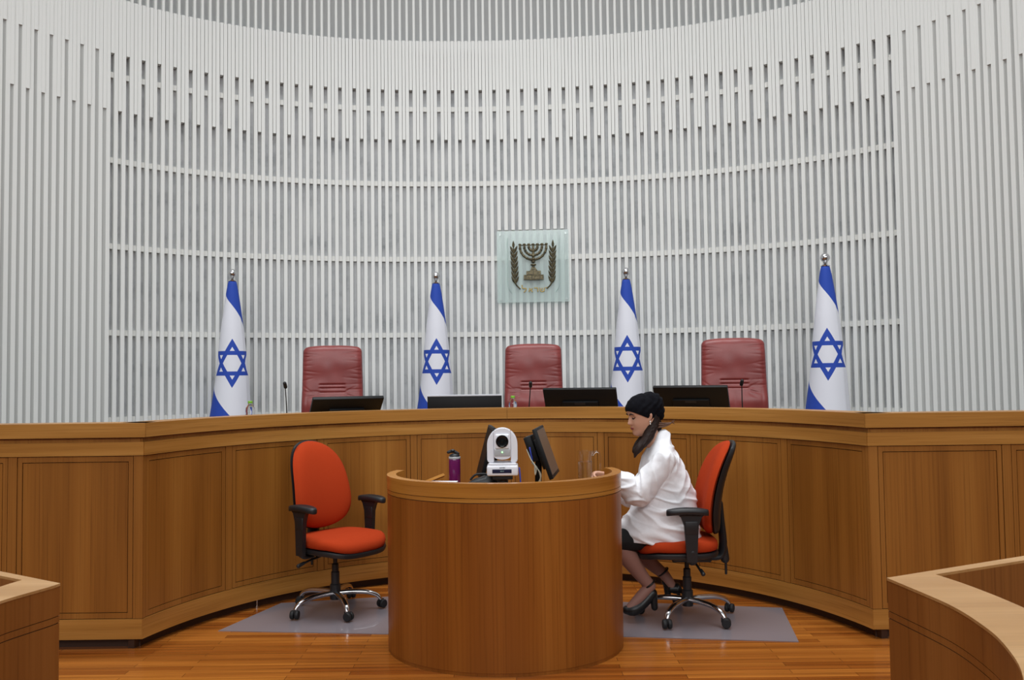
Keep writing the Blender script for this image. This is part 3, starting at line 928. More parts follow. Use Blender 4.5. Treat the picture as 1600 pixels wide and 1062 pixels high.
# ------------------------------------------------------------------ emblem on glass
ang = emb_t
er = wallR(emb_t) - 0.03
ex, ey = WC.x + er * math.sin(emb_t), WC.y + er * math.cos(emb_t)
EC = Vector((ex, ey, (EZ0 + EZ1) / 2))
em = thing('state_emblem', EC, 'bronze seven-branched candelabrum emblem on pale glass above the centre chair', 'emblem', -ang)
k_ = ey / F          # metres per pixel
def epx(x, y): return ((x - 832.0) * k_, -(y - 417.0) * k_)
GW, GH = 113 * k_, 113 * k_
b = MB(); b.box((0, 0.0, 0), (GW, 0.012, GH)); b.build('glass_plate', M_plate, em)
S = 1 / 6.639
def ez(x, y): 
    a, c = epx(740 + x * S, 340 + y * S); return (a, c)
def bar(mb, p, q, wd, dp_=0.014, y=-0.014):
    p, q = Vector(p), Vector(q); d = (q - p); l = d.length; a = math.atan2(d.y, d.x)
    mb.box((l / 2, 0, 0), (l, dp_, wd), Matrix.Translation((p.x, y, p.y)) @ Matrix.Rotation(-a, 4, 'Y'), bev=min(wd, dp_) * 0.25, seg=1)
# candelabrum
b = MB(); cx_ = 618
for R0 in (45, 92, 138):
    pts = []
    for k in range(21):
        a = PI + PI * k / 20
        x, y = ez(cx_ + R0 * math.cos(a), 306 - R0 * math.sin(a)); pts.append((x, -0.016, y))
    b.tube(pts, 0.0115 if R0 > 50 else 0.010, n=8, sub=1)
    for k in range(1, 20, 2):
        b.ell(pts[k], (0.0145, 0.0145, 0.0145), n=8)
for dx in (0, 45, 92, 138):
    for sx in ((-1, 1) if dx else (1,)):
        x, y = ez(cx_ + sx * dx, 306); x2, y2 = ez(cx_ + sx * dx, 290)
        bar(b, (x, y), (x2, y2), 0.02, 0.02); 
        x3, y3 = ez(cx_ + sx * dx, 283); b.ell((x3, -0.016, y3), (0.017, 0.012, 0.010), n=10)
bar(b, ez(476, 291), ez(760, 291), 0.008)
bar(b, ez(cx_, 300), ez(cx_, 480), 0.024, 0.02)
for yy, ww in ((405, 30), (438, 34), (466, 40), (498, 58), (520, 28)):
    x, y = ez(cx_, yy); b.ell((x, -0.016, y), (ww * S * k_ / 2 * 1.1, 0.016, 0.012), n=12)
MM = [(604, 520), (632, 520), (650, 545), (664, 562), (580, 562), (592, 545)]
b.build('candelabrum', M_bronze, em, smooth=50)
b = MB()
def plate(mb, pts, y0=-0.028, y1=-0.006):
    P = [ez(*p) for p in pts]; n = len(P)
    mb.raw([(p[0], y0, p[1]) for p in P] + [(p[0], y1, p[1]) for p in P],
           [list(range(n)), [n + i for i in range(n)][::-1]] + [[i, (i + 1) % n, n + (i + 1) % n, n + i] for i in range(n)])
plate(b, MM); plate(b, [(545, 563), (695, 563), (695, 600), (545, 600)], -0.032); plate(b, [(518, 604), (724, 604), (724, 655), (518, 655)], -0.036)
for x0 in (522, 590, 658):
    bar(b, ez(x0 + 4, 612), ez(x0 + 58, 612), 0.004, 0.008, -0.038); bar(b, ez(x0 + 4, 648), ez(x0 + 58, 648), 0.004, 0.008, -0.038)
b.build('pedestal', M_bronze, em)
for sx in (-1, 1):
    b = MB()
    X = (lambda x: x) if sx < 0 else (lambda x: 1236 - x)
    xs = [(412, 245), (414, 330), (418, 450), (424, 560), (428, 650), (436, 700), (476, 746)]
    pts = [(ez(X(x), y)[0], -0.014, ez(X(x), y)[1]) for x, y in xs]
    b.tube(pts, [0.004, 0.005, 0.006, 0.006, 0.007, 0.008, 0.007], n=8)
    def leaf(x0, y0, x1, y1, wd):
        a, c = Vector(ez(X(x0), y0)), Vector(ez(X(x1), y1)); d = c - a; nrm = Vector((-d.y, d.x)).normalized() * wd
        rings = []
        for t, ww in ((0, 0.15), (0.2, 0.75), (0.45, 1.0), (0.75, 0.65), (1, 0.05)):
            q = a + d * t
            rings.append([Vector((q.x + nrm.x * ww * cc, -0.014 - 0.008 * ss * ww, q.y + nrm.y * ww * cc)) for cc, ss in ((1, 0), (0, 1), (-1, 0), (0, -1))])
        b.loft(rings)
    leaf(412, 320, 412, 243, 0.014)
    for k in range(7):
        y = 352 + k * 53; x = 414 + (y - 330) * 0.036
        leaf(x, y + 22, x - 38, y - 58, 0.0138); leaf(x, y + 22, x + 38, y - 58, 0.0138)
    b.build('olive_branch', M_bronze, em, smooth=40)
# lettering, right to left: yod shin resh alef lamed
b = MB(); lw = 6 * S * k_
def st(pts, wd=None):
    for a, c in zip(pts, pts[1:]): bar(b, ez(*a), ez(*c), wd or lw * 1.9, 0.008, -0.010)
st([(742, 738), (757, 738), (757, 752)])
st([(680, 738), (690, 778)]); st([(706, 740), (702, 765)]); st([(730, 738), (724, 778), (690, 778)])
st([(622, 740), (660, 740), (662, 782)])
st([(572, 740), (606, 782)]); st([(604, 740), (598, 756), (590, 762)]); st([(580, 752), (570, 768), (572, 782)])
st([(496, 706), (500, 742), (540, 742), (536, 762), (516, 784)])
b.build('lettering', M_gold, em)
b = MB()
for x, sx in ((350, 1), (888, -1)):
    st([(x, 210), (x, 700)], 0.002); st([(x, 700), (x + sx * 8, 740), (x + sx * 40, 785)], 0.002)
b.build('etched_outline', M_frost, em)
b = MB()
for px_ in (781, 884):
    for py_ in (366, 469):
        x, y = epx(px_, py_); b.lathe([(0.008, 0), (0.008, 0.075)], Matrix.Translation((x, 0.0, y)) @ Matrix.Rotation(-PI / 2, 4, 'X'), 10)
b.build('standoff', M_steel, em, smooth=40)

# ------------------------------------------------------------------ things on the clerk's desk
TZ = 0.76
# robotic camera on a small tripod
pc = at(785.5, 741, 4.78)
oc = thing('robotic_camera', (pc.x, 4.78, TZ), 'white dome-topped robotic video camera on a small black tripod', 'camera')
hz = pc.z - TZ
b = MB()
def slab(mb, prof2d, y0, y1, M=None):
    n = len(prof2d)
    mb.raw([(p[0], y0, p[1]) for p in prof2d] + [(p[0], y1, p[1]) for p in prof2d],
           [list(range(n)), [n + i for i in range(n)][::-1]] + [[i, (i + 1) % n, n + (i + 1) % n, n + i] for i in range(n)], M)
b.box((0, 0, hz + 0.028), (0.170, 0.160, 0.056), bev=0.010, seg=3)
b.box((0, 0, hz + 0.062), (0.150, 0.145, 0.014), bev=0.005); b.build('base', M_white_p, oc, smooth=40)
zz = hz + 0.07
for sx in (-1, 1):       # side yokes
    b = MB(); prof = []
    prof = [(0.046, 0.0), (0.074, 0.0), (0.083, 0.012), (0.083, 0.095)]
    for k in range(1, 11):
        x = 0.083 - 0.037 * (k / 10) ** 1.6
        prof.append((x, 0.095 + 0.090 * math.sqrt(max(0, 1 - (x / 0.0831) ** 2))))
    prof = [(sx * x, z + zz) for x, z in prof]
    t_ = MB(); slab(t_, prof, -0.055, 0.055)
    bmesh.ops.recalc_face_normals(t_.bm, faces=t_.bm.faces)
    bmesh.ops.bevel(t_.bm, geom=[e for e in t_.bm.edges], offset=0.004, segments=2, affect='EDGES')
    t_.build('yoke', M_white_p, oc, smooth=50)
b = MB(); prof = []      # tilting head, domed top and rounded bottom
for k in range(17):
    x = 0.0448 * (1 - k / 8); prof.append((x, zz + 0.095 + 0.090 * math.sqrt(1 - (x / 0.0831) ** 2)))
for k in range(17):
    a = PI + PI * k / 16; prof.append((0.0445 * math.cos(a), zz + 0.035 + 0.018 * math.sin(a)))
slab(b, prof, -0.062, 0.058)
b.build('head', M_white_p, oc, smooth=40)
b = MB(); b.box((0, -0.066, zz + 0.115), (0.074, 0.012, 0.078), bev=0.006, seg=3); b.build('lens_surround', M_white_p, oc, smooth=40)
b = MB(); b.box((0, -0.064, zz + 0.055), (0.086, 0.008, 0.040), bev=0.004); b.build('chin_plate', M_grey_p, oc, smooth=40)
Mx = TRS((0, -0.070, zz + 0.117), 0, PI / 2)
b = MB(); b.lathe([(0.034, -0.004), (0.034, 0.008), (0.030, 0.010), (0.028, 0.006), (0.016, 0.003), (0.002, 0.006)], Mx, 32); b.build('lens', M_lens, oc, smooth=40)
b = MB(); b.ell((0, -0.069, zz + 0.058), (0.004, 0.003, 0.004), n=10); b.build('status_light', M_led, oc)
b = MB(); b.box((-0.003, -0.081, hz + 0.026), (0.104, 0.003, 0.020)); bd_ = b.build('badge', M_navy, oc)
b = MB()
for x in (-0.010, -0.005, 0.0, 0.006): b.box((x, -0.083, hz + 0.026), (0.003, 0.001, 0.005))
b.build('badge_mark', M_frost, bd_)
b = MB()
for k in range(7): b.box((-0.014 + k * 0.0045, -0.081, hz + 0.045), (0.003, 0.001, 0.004))
b.build('small_lettering', M_navy, oc)
b = MB(); b.box((0, 0, hz - 0.012), (0.11, 0.11, 0.022), bev=0.005); b.lathe([(0.03, hz - 0.06), (0.03, hz - 0.02)], n=16); b.lathe([(0.014, 0.06), (0.014, hz - 0.05)], n=12)
b.build('mount_plate', M_black, oc, smooth=40)
for k in range(3):
    a = 2 * PI * k / 3 + PI / 2; c, s_ = math.cos(a), math.sin(a)
    b = MB(); b.tube([(c * 0.012, s_ * 0.012, hz - 0.055), (c * 0.10, s_ * 0.10, 0.006)], 0.007, n=8, sub=1); b.build('tripod_leg', M_black_m, oc, smooth=50)
b = MB(); b.tube([(0.092, 0.04, hz + 0.03), (0.097, 0.03, hz - 0.04), (0.100, 0.03, hz - 0.14), (0.12, 0.04, 0.004)], 0.004, n=8); b.build('cable', M_bluecable, oc, smooth=60)

# purple drinking bottle
pb = at(710.5, 740, 5.08)
ob = thing('drinking_bottle', (pb.x, 5.08, TZ), 'purple drinking bottle with a grey flip lid on the clerk\'s desk', 'bottle')
b = MB(); b.lathe([(0.030, 0), (0.034, 0.006), (0.034, 0.255), (0.033, 0.268), (0.030, 0.272)], n=28); b.build('bottle_body', M_purple, ob, smooth=50)
b = MB(); b.lathe([(0.034, 0.268), (0.035, 0.272), (0.035, 0.278), (0.033, 0.280)], n=28); b.build('neck_ring', M_grey_p, ob, smooth=40)
b = MB(); b.lathe([(0.031, 0.279), (0.030, 0.290), (0.016, 0.298)], n=24); b.tube([(-0.036, 0, 0.306), (-0.01, 0, 0.312), (0.022, 0, 0.298)], [0.009, 0.010, 0.007])
b.ell((-0.01, -0.005, 0.315), (0.014, 0.012, 0.009), n=14); b.build('flip_lid', M_black, ob, smooth=60)

# two desk monitors seen from the side, leaning away from each other
def desk_monitor(cx, cy, lab, yaw, tilt, wd, ht, zc, extra=False):
    o = thing('monitor', (cx, cy, TZ), lab, 'monitor', yaw, 'monitors on the clerk\'s desk')
    # local: screen faces -Y, top leans to +Y
    M = TRS((0, 0, zc - TZ), 0, -tilt)
    b = MB(); b.box((0, 0, 0), (wd, 0.024, ht), M, bev=0.004); b.box((0, 0.022, 0), (wd * 0.6, 0.03, ht * 0.6), M, bev=0.008); b.build('housing', M_bezel, o, smooth=40)
    b = MB(); b.box((0, -0.0125, 0.003), (wd - 0.03, 0.002, ht - 0.036), M); b.build('screen', M_screen if not extra else M_scr2, o)
    b = MB(); b.tube([(0, 0.05, 0.015), (0, 0.045, zc - TZ - 0.02), (0, 0.03, zc - TZ + 0.01)], 0.020, sub=2); b.box((0, 0.02, 0.008), (0.20, 0.18, 0.016), bev=0.004); b.build('stand', M_bezel, o, smooth=40)
    if extra:
        b = MB(); b.box((-0.02, 0.066, 0.045), (0.17, 0.045, 0.15), M, bev=0.004); b.build('mounted_box', M_bezel, o, smooth=40)
        b = MB()
        b.tube([M @ Vector((-0.10, 0.09, 0.05)), M @ Vector((-0.11, 0.085, -0.01)), M @ Vector((-0.13, 0.07, -0.06)), M @ Vector((-0.12, 0.09, -0.10)), M @ Vector((-0.10, 0.075, -0.05)), M @ Vector((-0.10, 0.07, -0.13)), Vector((-0.06, 0.06, 0.03))], 0.0035, n=8)
        b.tube([M @ Vector((-0.09, 0.09, -0.03)), M @ Vector((-0.11, 0.06, -0.11)), Vector((-0.08, 0.05, 0.10)), Vector((-0.05, 0.05, 0.02))], 0.0035, n=8)
        b.build('pale_cable', M_whitecable, o, smooth=60)
        b = MB(); b.tube([M @ Vector((-0.106, 0.07, 0.055)), M @ Vector((-0.108, 0.075, 0.02)), M @ Vector((-0.10, 0.08, -0.02))], 0.005, n=8); b.build('blue_cable', M_bluecable, o, smooth=60)
    return o
M_scr2 = mat('matte_screen', lin(100, 84, 74), 0.35)
rm = at(852, 705, 5.12)
desk_monitor(rm.x + 0.005, 5.12, 'black monitor with dangling cables turned towards the seated woman', R_(82), R_(19), 0.40, 0.30, rm.z, True)
lm = at(763, 705, 5.18)
desk_monitor(lm.x - 0.012, 5.18, 'black monitor behind the white robotic camera, turned to the left', R_(-84), R_(15), 0.36, 0.31, rm.z - 0.003)

# laptop-like black case and papers
pp = at(745, 745, 4.98)
o = thing('black_case', (pp.x, 4.88, TZ), 'soft black case lying behind the desk rim beside the camera', 'case')
rings = []
for z, s_ in ((0, 0.9), (0.02, 1.0), (0.13, 1.0), (0.165, 0.85), (0.178, 0.6)):
    rings.append([(0.105 * s_ * math.copysign(abs(math.cos(2 * PI * i / 28)) ** 0.5, math.cos(2 * PI * i / 28)) + 0.02,
                   0.055 * s_ * math.copysign(abs(math.sin(2 * PI * i / 28)) ** 0.5, math.sin(2 * PI * i / 28)), z * (1 + 0.18 * math.cos(2 * PI * i / 28))) for i in range(28)])
MB().loft(rings).build('case_body', M_black, o, smooth=50)
b = MB(); b.tube([(-0.03, 0, 0.17), (0.0, 0, 0.196), (0.06, 0, 0.198), (0.08, 0, 0.19)], 0.006); b.build('handle', M_black_m, o, smooth=50)
pp = atz(716, 749, 0.925)
o = thing('document_stack', (-0.395, 4.84, TZ), 'stack of white papers just behind the desk rim below the purple bottle', 'papers')
b = MB()
for k in range(9):
    b.box((0, 0, 0.009 + k * 0.0178), (0.15, 0.15, 0.016), TRS((0, 0, 0), R_(random.uniform(-5, 5))))
b.build('sheets', M_paper, o)

# glass jug
pj = at(915, 745, 5.50)
o = thing('glass_jug', (pj.x, 5.50, TZ), 'clear glass water jug on the desk beside the woman\'s hand', 'jug')
hj = at(915, 704, 5.50).z - TZ
b = MB(); b.lathe([(0.040, 0.0), (0.047, 0.004), (0.047, hj * 0.6), (0.046, hj * 0.85), (0.051, hj), (0.049, hj), (0.0435, hj * 0.85), (0.0445, 0.012), (0.002, 0.010)], n=32, cap=False)
b.build('jug_body', M_glass, o, smooth=50)
hw = at(915, 721, 5.50).z - TZ
b = MB(); b.lathe([(0.002, 0.0105), (0.0440, 0.0125), (0.0440, hw)], n=32); b.build('water', M_water, o, smooth=40)
b = MB(); b.tube([(0.046, 0, hj * 0.9), (0.07, 0, hj * 0.98), (0.092, 0, hj * 0.93), (0.097, 0, hj * 0.75), (0.088, 0, hj * 0.45), (0.046, 0, hj * 0.3)], 0.006, n=10); b.build('handle', M_glass, o, smooth=60)

# ------------------------------------------------------------------ seated woman
PB = Vector((1.03, 5.40, 0.0))
wo = thing('person', PB, 'woman in white shirt and black headscarf sitting at the half-round desk', 'person')
PM = 5.40 / F
def pt(px, py, dy=0.0): return at(px, py, 5.40 + dy)
# head frame
yaw = R_(17); tl = R_(13)
hf = Vector((-math.cos(tl) * math.cos(yaw), -math.cos(tl) * math.sin(yaw), -math.sin(tl)))
hs = Vector((math.sin(yaw), -math.cos(yaw), 0))       # towards the camera side (her left)
hu = hs.cross(hf); hu = hu if hu.z > 0 else -hu
HO = pt(1003.5, 649.5)
def H3(f, s, u): return HO + hf * f + hs * s + hu * u
PR = [(-.118, .050, -.02, .028), (-.110, .070, -.03, .040), (-.098, .080, -.045, .050), (-.085, .083, -.055, .057), (-.070, .080, -.062, .062), (-.058, .083, -.068, .065),
      (-.045, .084, -.074, .068), (-.030, .085, -.080, .070), (-.012, .084, -.086, .072), (.006, .083, -.091, .0735), (.024, .085, -.095, .075), (.045, .089, -.096, .0755),
      (.065, .086, -.093, .073), (.085, .074, -.084, .067), (.102, .054, -.066, .054), (.114, .030, -.040, .034), (.120, .006, -.012, .010)]
ua = [p_[0] for p_ in PR]
hb = MB(); rings = []; NR = 72; NU = 70
for j in range(NU + 1):
    uu = -.118 + .238 * j / NU
    fr, bk, wd = (float(np.interp(uu, ua, [p_[c] for p_ in PR])) for c in (1, 2, 3))
    ring = []
    for i in range(NR):
        a = 2 * PI * i / NR; c, s_ = math.cos(a), math.sin(a)
        ff = (fr if c > 0 else -bk) * math.copysign(abs(c) ** (0.80 if c > 0 else 0.95), c); ss = wd * math.copysign(abs(s_) ** 0.88, s_)
        if c > 0:
            # nose ridge from brow to tip, lips, chin
            nose = float(np.interp(uu, [-.043, -.036, -.030, -.022, -.010, .006, .020, .030], [0, .006, .022, .027, .020, .012, .004, 0]))
            ff += nose * math.exp(-(ss / float(np.interp(uu, [-.035, -.02, .02], [.013, .010, .007]))) ** 2)
            ff += .008 * math.exp(-((uu + .051) / .006) ** 2) * math.exp(-(ss / .018) ** 2)
            ff += .006 * math.exp(-((uu + .065) / .006) ** 2) * math.exp(-(ss / .016) ** 2)
            ff += .006 * math.exp(-((uu + .100) / .012) ** 2) * math.exp(-(ss / .020) ** 2)
            for e in (-1, 1):
                ff -= .012 * math.exp(-((uu - .010) / .011) ** 2) * math.exp(-((ss - e * .030) / .015) ** 2)
                ff += .005 * math.exp(-((uu - .008) / .007) ** 2) * math.exp(-((ss - e * .031) / .010) ** 2)
                ff += .004 * math.exp(-((uu + .030) / .02) ** 2) * math.exp(-((ss - e * .040) / .016) ** 2)
                ff += .003 * math.exp(-((uu - .030) / .006) ** 2) * math.exp(-((ss - e * .030) / .02) ** 2)
        ring.append(H3(ff, ss, uu))
    rings.append(ring)
hb.loft(rings)
# ears
for e in (-1, 1):
    hb.tube([H3(-.012, e * .072, .016), H3(-.022, e * .078, .006), H3(-.020, e * .077, -.012), H3(-.010, e * .073, -.026)], [.007, .010, .008, .006], n=8)
# neck and chest under the shirt
hb.tube([H3(-.020, 0, -.05), pt(1022, 690, .0), pt(1032, 712, .0)], [.052, .052, .075], n=20)
# legs: near = her left
def leg(kx, ky, kd, ax, ay, ad, hipd, tgt):
    hip = pt(1062, 830, hipd); kn = pt(kx, ky, kd); an = pt(ax, ay, ad)
    d = an - kn
    calf = kn.lerp(an, 0.35) + Vector((0.012, 0, 0.0))
    tgt.tube([hip, hip.lerp(kn, 0.5), kn], [.070, .064, .052], n=18)
    tgt.tube([kn, calf, kn.lerp(an, 0.75), an], [.054, .056, .040, .032], n=18)
    return kn, an
kn1, an1 = leg(958, 846, -.10, 1016, 915, -.06, -.10, hb)
kn2, an2 = leg(972, 843, .10, 1037, 896, .12, .10, hb)
toe1 = pt(983, 951, -.09); toe2 = pt(1052, 918, .10)
toe1.z = max(toe1.z, .04)
hb.tube([an1, an1.lerp(toe1, .5), toe1], [.030, .030, .024], n=14)
hb.tube([an2, an2.lerp(toe2, .6), toe2 + Vector((0, 0, 0))], [.030, .028, .022], n=14)
# forearms and hands: near (left) and far (right)
def arm(sh, el, wr, tgt, rr=(.048, .040, .028)):
    tgt.tube([sh, el], [rr[0], rr[1]], sub=1, n=16); tgt.tube([el, el.lerp(wr, .5), wr], [rr[1], rr[1] * .92, rr[2]], n=16)
sh1 = pt(1036, 722, -.16); el1 = pt(996, 772, -.17); wr1 = pt(952, 744, -.14)
sh2 = pt(1030, 722, .16); el2 = pt(990, 775, .20); wr2 = pt(938, 752, .10)
arm(sh1, el1, wr1, hb); arm(sh2, el2, wr2, hb)
def hand(wr, d, up, side, tgt, curl):
    """palm along d; thumb leaves on +side"""
    d = d.normalized(); side = side.normalized(); up = d.cross(side).normalized() * (1 if d.cross(side).dot(up) > 0 else -1)
    pc_ = wr + d * .045
    tgt.tube([wr, wr + d * .03, wr + d * .075], [.026, .034, .036], n=14, flat=.45, side=up)
    for k, (o_, ln) in enumerate(((.027, .068), (.009, .078), (-.009, .073), (-.026, .058))):
        b0 = wr + d * .074 + side * o_
        dd = (d + side * (o_ * 1.5)).normalized(); P_ = [wr + d * .055 + side * o_, b0]
        cur = b0; ang_ = curl[k]
        v = dd.copy()
        for seg in range(3):
            v = (Matrix.Rotation(-ang_ if seg else -ang_ * .7, 3, side.normalized()) @ v) if True else v
            if seg == 0 and (v - dd).dot(up) > 0: v = Matrix.Rotation(2 * ang_ * .7, 3, side) @ v; 
            cur = cur + v * ln * (.42, .32, .26)[seg]; P_.append(cur.copy())
        tgt.tube(P_, [.0095, .0092, .0085, .0078, .0065], n=10, sub=3)
    b0 = wr + d * .022 + side * .024
    tgt.tube([b0, b0 + d * .026 + side * .020 - up * .006, b0 + d * .052 + side * .024 - up * .016, b0 + d * .072 + side * .018 - up * .024], [.012, .0105, .0095, .0075], n=10, sub=3)
side1 = Vector((0, .6, .8))
hand(wr1, Vector((-.96, -.02, .10)), Vector((0, -.5, 1)), Vector((-.05, .55, -.6)), hb, (.75, .8, .85, .9))
hand(wr2, Vector((-.95, -.15, -.1)), Vector((0, 0, 1)), Vector((-.05, -1, 0)), hb, (.3, .35, .4, .45))
hbO = hb.build('body', M_skin, wo, PB); remesh(hbO, .0038, 3, .4)
# sheer tights over the legs, as clothing
tb = MB()
for kn_, an_ in ((kn1, an1), (kn2, an2)):
    calf = kn_.lerp(an_, .35) + Vector((.012, 0, 0))
    tb.tube([kn_, calf, kn_.lerp(an_, .75), an_], [.0565, .0585, .0425, .0345], n=20)
for a_, t_ in ((an1, toe1), (an2, toe2)): tb.tube([a_, a_.lerp(t_, .5), t_], [.0335, .033, .026], n=14)
ob_ = tb.build('tights', M_tights, wo, PB); remesh(ob_, .006, 3)
# skirt
sb = MB()
for kx, ky, kd, hd in ((958, 846, -.10, -.10), (972, 843, .10, .10)):
    hip = pt(1062, 830, hd); kn = pt(kx, ky, kd)
    sb.tube([hip, hip.lerp(kn, .5), kn.lerp(hip, -.05)], [.080, .077, .066], n=20)
sb.tube([pt(1058, 830, -.08), pt(1058, 830, .08)], .08, n=20, sub=1)
sb.tube([kn1 + Vector((.12, 0, .01)), kn2 + Vector((.12, 0, .01))], .07, n=16, sub=1)
ob_ = sb.build('skirt', M_skirt, wo, PB); remesh(ob_, .01, 6)
# shirt: torso + two loose sleeves
tb = MB()
def ring(px, py, rx, ry, dy=0., ta=0.):
    c = pt(px, py, dy); ax = Vector((math.cos(ta), 0, math.sin(ta)))
    return [c + ax * (rx * math.copysign(abs(math.cos(2 * PI * i / 40)) ** .85, math.cos(2 * PI * i / 40))) + Vector((0, ry * math.copysign(abs(math.sin(2 * PI * i / 40)) ** .85, math.sin(2 * PI * i / 40)), 0)) for i in range(40)]
tb.loft([ring(1024, 843, .262, .205, 0, R_(-4)), ring(1026, 832, .266, .212, 0, R_(-4)), ring(1033, 812, .232, .208, 0, R_(-3)), ring(1040, 790, .196, .196, 0, R_(-5)), ring(1042, 768, .176, .190, 0, R_(-10)),
         ring(1040, 748, .166, .190, 0, R_(-16)), ring(1039, 728, .150, .198, 0, R_(-24)), ring(1040, 711, .120, .185, 0, R_(-30)), ring(1039, 699, .092, .145, 0, R_(-34)), ring(1038, 689, .068, .100, 0, R_(-38)), ring(1040, 680, .044, .070, 0, R_(-42)), ring(1042, 672, .016, .045, 0, R_(-44))])
for sh, el, wr, sg in ((sh1, el1, wr1, -1), (sh2, el2, wr2, 1)):
    cuff = el.lerp(wr, .62)
    tb.tube([sh + Vector((.01, -sg * .02 * 0, .01)), sh.lerp(el, .5) + Vector((0, 0, -.004)), el + Vector((.004, 0, .004)), el.lerp(cuff, .55) + Vector((0, 0, .010)), cuff], [.070, .074, .078, .078, .068], n=24)
ob_ = tb.build('shirt', M_shirt, wo, PB)
_el = el1 - PB; _sh = sh1 - PB; _wr = wr1 - PB
def ridge(v, w_): return max(0.0, 1 - abs(v) / w_)
def folds(co, n):
    p_ = co + PB
    # drag lines along the bent arm, diagonal ones across the back, horizontal gathers at the seat
    def seg(c, a, b_):
        d = b_ - a; t = max(0, min(1, (c - a).dot(d) / d.length_squared)); return t, (c - a - d * t).length, d.normalized()
    tA, rA, dA = seg(co, _sh, _el); tB, rB, dB = seg(co, _el, _wr)
    wS = max(0, 1 - max(0, min(rA, rB) - .075) / .03) * (1 if co.y < -.02 else .6)
    d_ = dA if rA < rB else dB
    # crease lines slanting about 35 degrees to the arm
    cr_ = Matrix.Rotation(-.6, 3, 'Y') @ d_; pr = Vector((-cr_.z, 0, cr_.x))
    q = noise.noise(Vector((co.dot(cr_) * 4, co.dot(pr) * 20, co.y * 5)))
    f = wS * (.012 * ridge(q, .30) + .003 * noise.noise(co * 22))
    e = Vector((.55, 0, .83)); e2 = Vector((-.83, 0, .55))
    q = noise.noise(Vector((co.dot(e) * 4 + 9, co.dot(e2) * 15, co.y * 4)))
    f += (1 - wS) * .010 * ridge(q, .28) * min(1, max(0, (p_.z - .72) / .12))
    q = noise.noise(Vector((p_.x * 4.5, p_.y * 3.5, p_.z * 17 + p_.x * 6)))
    f += (1 - wS) * .011 * ridge(q, .25) * min(1, max(0, (.92 - p_.z) / .15))
    return f - .004
remesh(ob_, .0050, 10, .5, folds)
# headscarf
sb = MB()
Rm = Matrix((hf, hs, hu)).transposed().to_4x4()
def hell(f, s, u, rf, rs, ru): sb.ell(H3(f, s, u), (rf, rs, ru), Rm, 28)
hell(-.006, 0, .040, .106, .090, .098)
hell(-.070, 0, .050, .086, .086, .084)
hell(-.092, 0, .005, .056, .070, .066)
cutn = (hu * 1.0 + hf * -.72).normalized(); cuto = H3(.088, 0, .052)
o2 = sb.build('headscarf', M_scarf, wo, PB)
def sfold(co, n):
    p_ = co + PB
    d_ = (p_ - HO)
    return .0028 * math.sin(d_.dot(hu) * 120 + d_.dot(hf) * 90 + 3 * noise.noise(d_ * 14)) * max(0, min(1, (.06 - d_.dot(hf)) / .06)) + .004 * noise.noise(d_ * 45)
remesh(o2, .005, 4, .5, sfold)
bm = bmesh.new(); bm.from_mesh(o2.data)
res = bmesh.ops.bisect_plane(bm, geom=bm.verts[:] + bm.edges[:] + bm.faces[:], plane_co=cuto - PB, plane_no=cutn, clear_inner=True)
bmesh.ops.holes_fill(bm, edges=[e for e in bm.edges if e.is_boundary])
bm.to_mesh(o2.data); bm.free()
# hair: knot behind the ear, tail over the shoulder, flying wisp
b = MB()
b.tube([H3(-.055, .01, .0), H3(-.050, .030, -.045), pt(1012, 683, -.075), pt(1003, 694, -.10), pt(996, 703, -.12), pt(992, 713, -.13)], [.050, .044, .036, .030, .024, .009], n=16, flat=.8)
b.tube([pt(1012, 684, .02), pt(1000, 694, .02), pt(993, 704, -.02)], [.040, .034, .022], n=14)
b.tube([H3(-.070, .0, -.01), H3(-.060, .0, -.07), pt(1024, 688, .02)], [.050, .050, .045], n=16)
ob_ = b.build('hair', M_hair, wo, PB)
remesh(ob_, .004, 2, .5, lambda co, n: .0035 * noise.noise(Vector(((co.x * .85 - co.z * .5) * 120, co.y * 120, (co.x * .5 + co.z * .85) * 7))))
b = MB()
for k in range(9):
    z = k * .004 - .014; w_ = random.uniform(-.01, .01)
    b.tube([pt(1020, 664, -.02) + Vector((0, w_, z)), pt(1036, 664, -.03) + Vector((0, w_, z * .7)), pt(1048, 659 + k * .5, -.03) + Vector((0, w_, z * .6)), pt(1052 + random.uniform(-3, 3), 655 + k * .9, -.03) + Vector((0, w_, 0))], [.006, .0045, .003, .0008], n=6)
b.build('hair_wisp', M_wisp, wo, PB, 60)
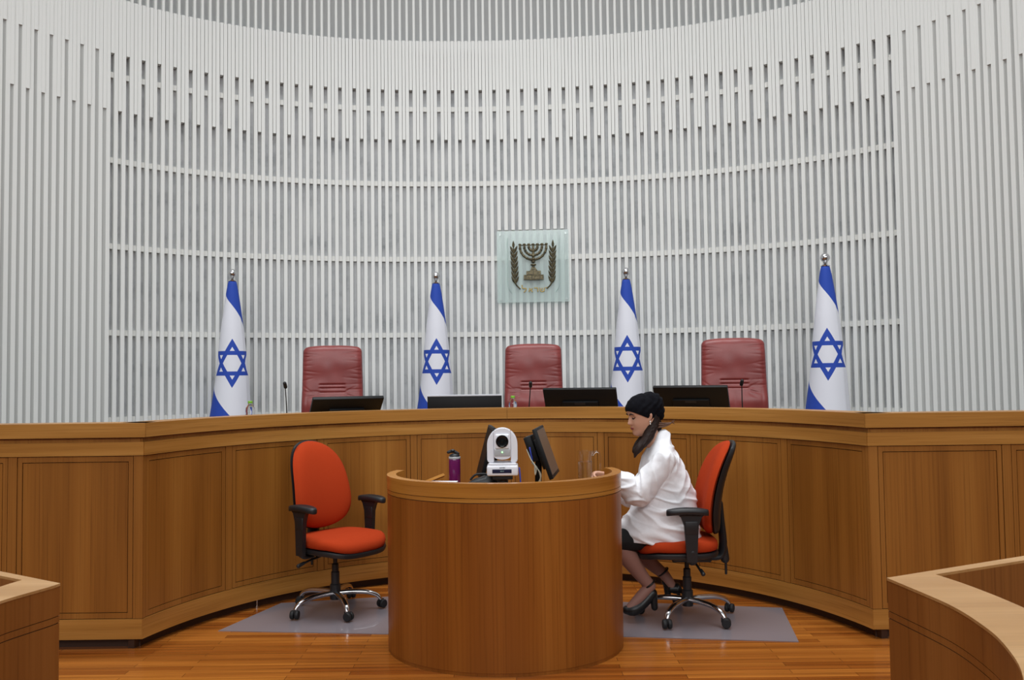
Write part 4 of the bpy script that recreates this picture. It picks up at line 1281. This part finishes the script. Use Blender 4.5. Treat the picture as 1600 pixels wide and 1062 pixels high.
# brows, lashes, lips, earring
def facept(s, u, off=.0015):
    fr, wd = (float(np.interp(u, ua, [p_[c] for p_ in PR])) for c in (1, 3))
    s2 = min(.999, abs(s) / wd) ** (1 / .88); c = math.sqrt(1 - s2 * s2)
    return H3(fr * c ** .80 + off, s, u)
for e in (-1, 1):
    b = MB(); b.tube([facept(e * .014, .028, .003), facept(e * .028, .034, .004), facept(e * .046, .028, .003)], [.0030, .0048, .0020], n=8)
    b.build('eyebrow', M_lash, wo, PB, 60)
    b = MB(); b.tube([facept(e * .018, .010, -.006), facept(e * .024, .004, -.003), facept(e * .034, .003, -.001), facept(e * .045, .009, -.002)], [.0020, .0036, .0040, .0018], n=8)
    b.build('eyelash', M_lash, wo, PB, 60)
b = MB()
b.tube([facept(-.018, -.057, .0035), facept(0, -.053, .0095), facept(.018, -.057, .0035)], [.002, .0042, .002], n=8)
b.tube([facept(-.016, -.060, .0025), facept(0, -.063, .0075), facept(.016, -.060, .0025)], [.002, .0046, .002], n=8)
b.build('lips', M_lip, wo, PB, 60)
b = MB(); q_ = H3(-.008, .078, -.036); b.ell(q_, (.005, .005, .006), n=12); b.ell(q_ + Vector((0, 0, -.013)), (.004, .004, .006), n=12); b.build('earring', M_pearl, wo, PB, 60)
# shoes
def shoe(an, toe, dz):
    b = MB()
    h = an + Vector((.012, 0, -.045)); ball = toe + Vector((.03, 0, -.005))
    b.tube([h, h.lerp(ball, .5) + Vector((0, 0, -.012)), ball, toe + Vector((-.015, 0, -.006))], [.030, .031, .036, .026], n=16)
    hd = (h - toe).normalized()
    b.tube([h + Vector((.004, 0, 0)), Vector((h.x + .012, h.y, max(.016, h.z - .085)))], [.026, .020], sub=1, n=12)
    s_ = b.build('shoe', M_shoe, wo, PB, 60)
    st_ = MB(); ax = (toe - an).normalized()
    rr = []
    for k in range(20):
        a = 2 * PI * k / 20
        u_ = Vector((0, 1, 0)); v_ = Vector((.8, 0, .6))
        rr.append(an + Vector((-.006, 0, .012)) + u_ * .038 * math.cos(a) + v_ * .039 * math.sin(a))
    st_.tube(rr + [rr[0]], .006, n=8, sub=2, round_end=False); st_.build('ankle_strap', M_shoe, s_, PB, 60)
shoe(an1, toe1, 0); shoe(an2, toe2, 0)
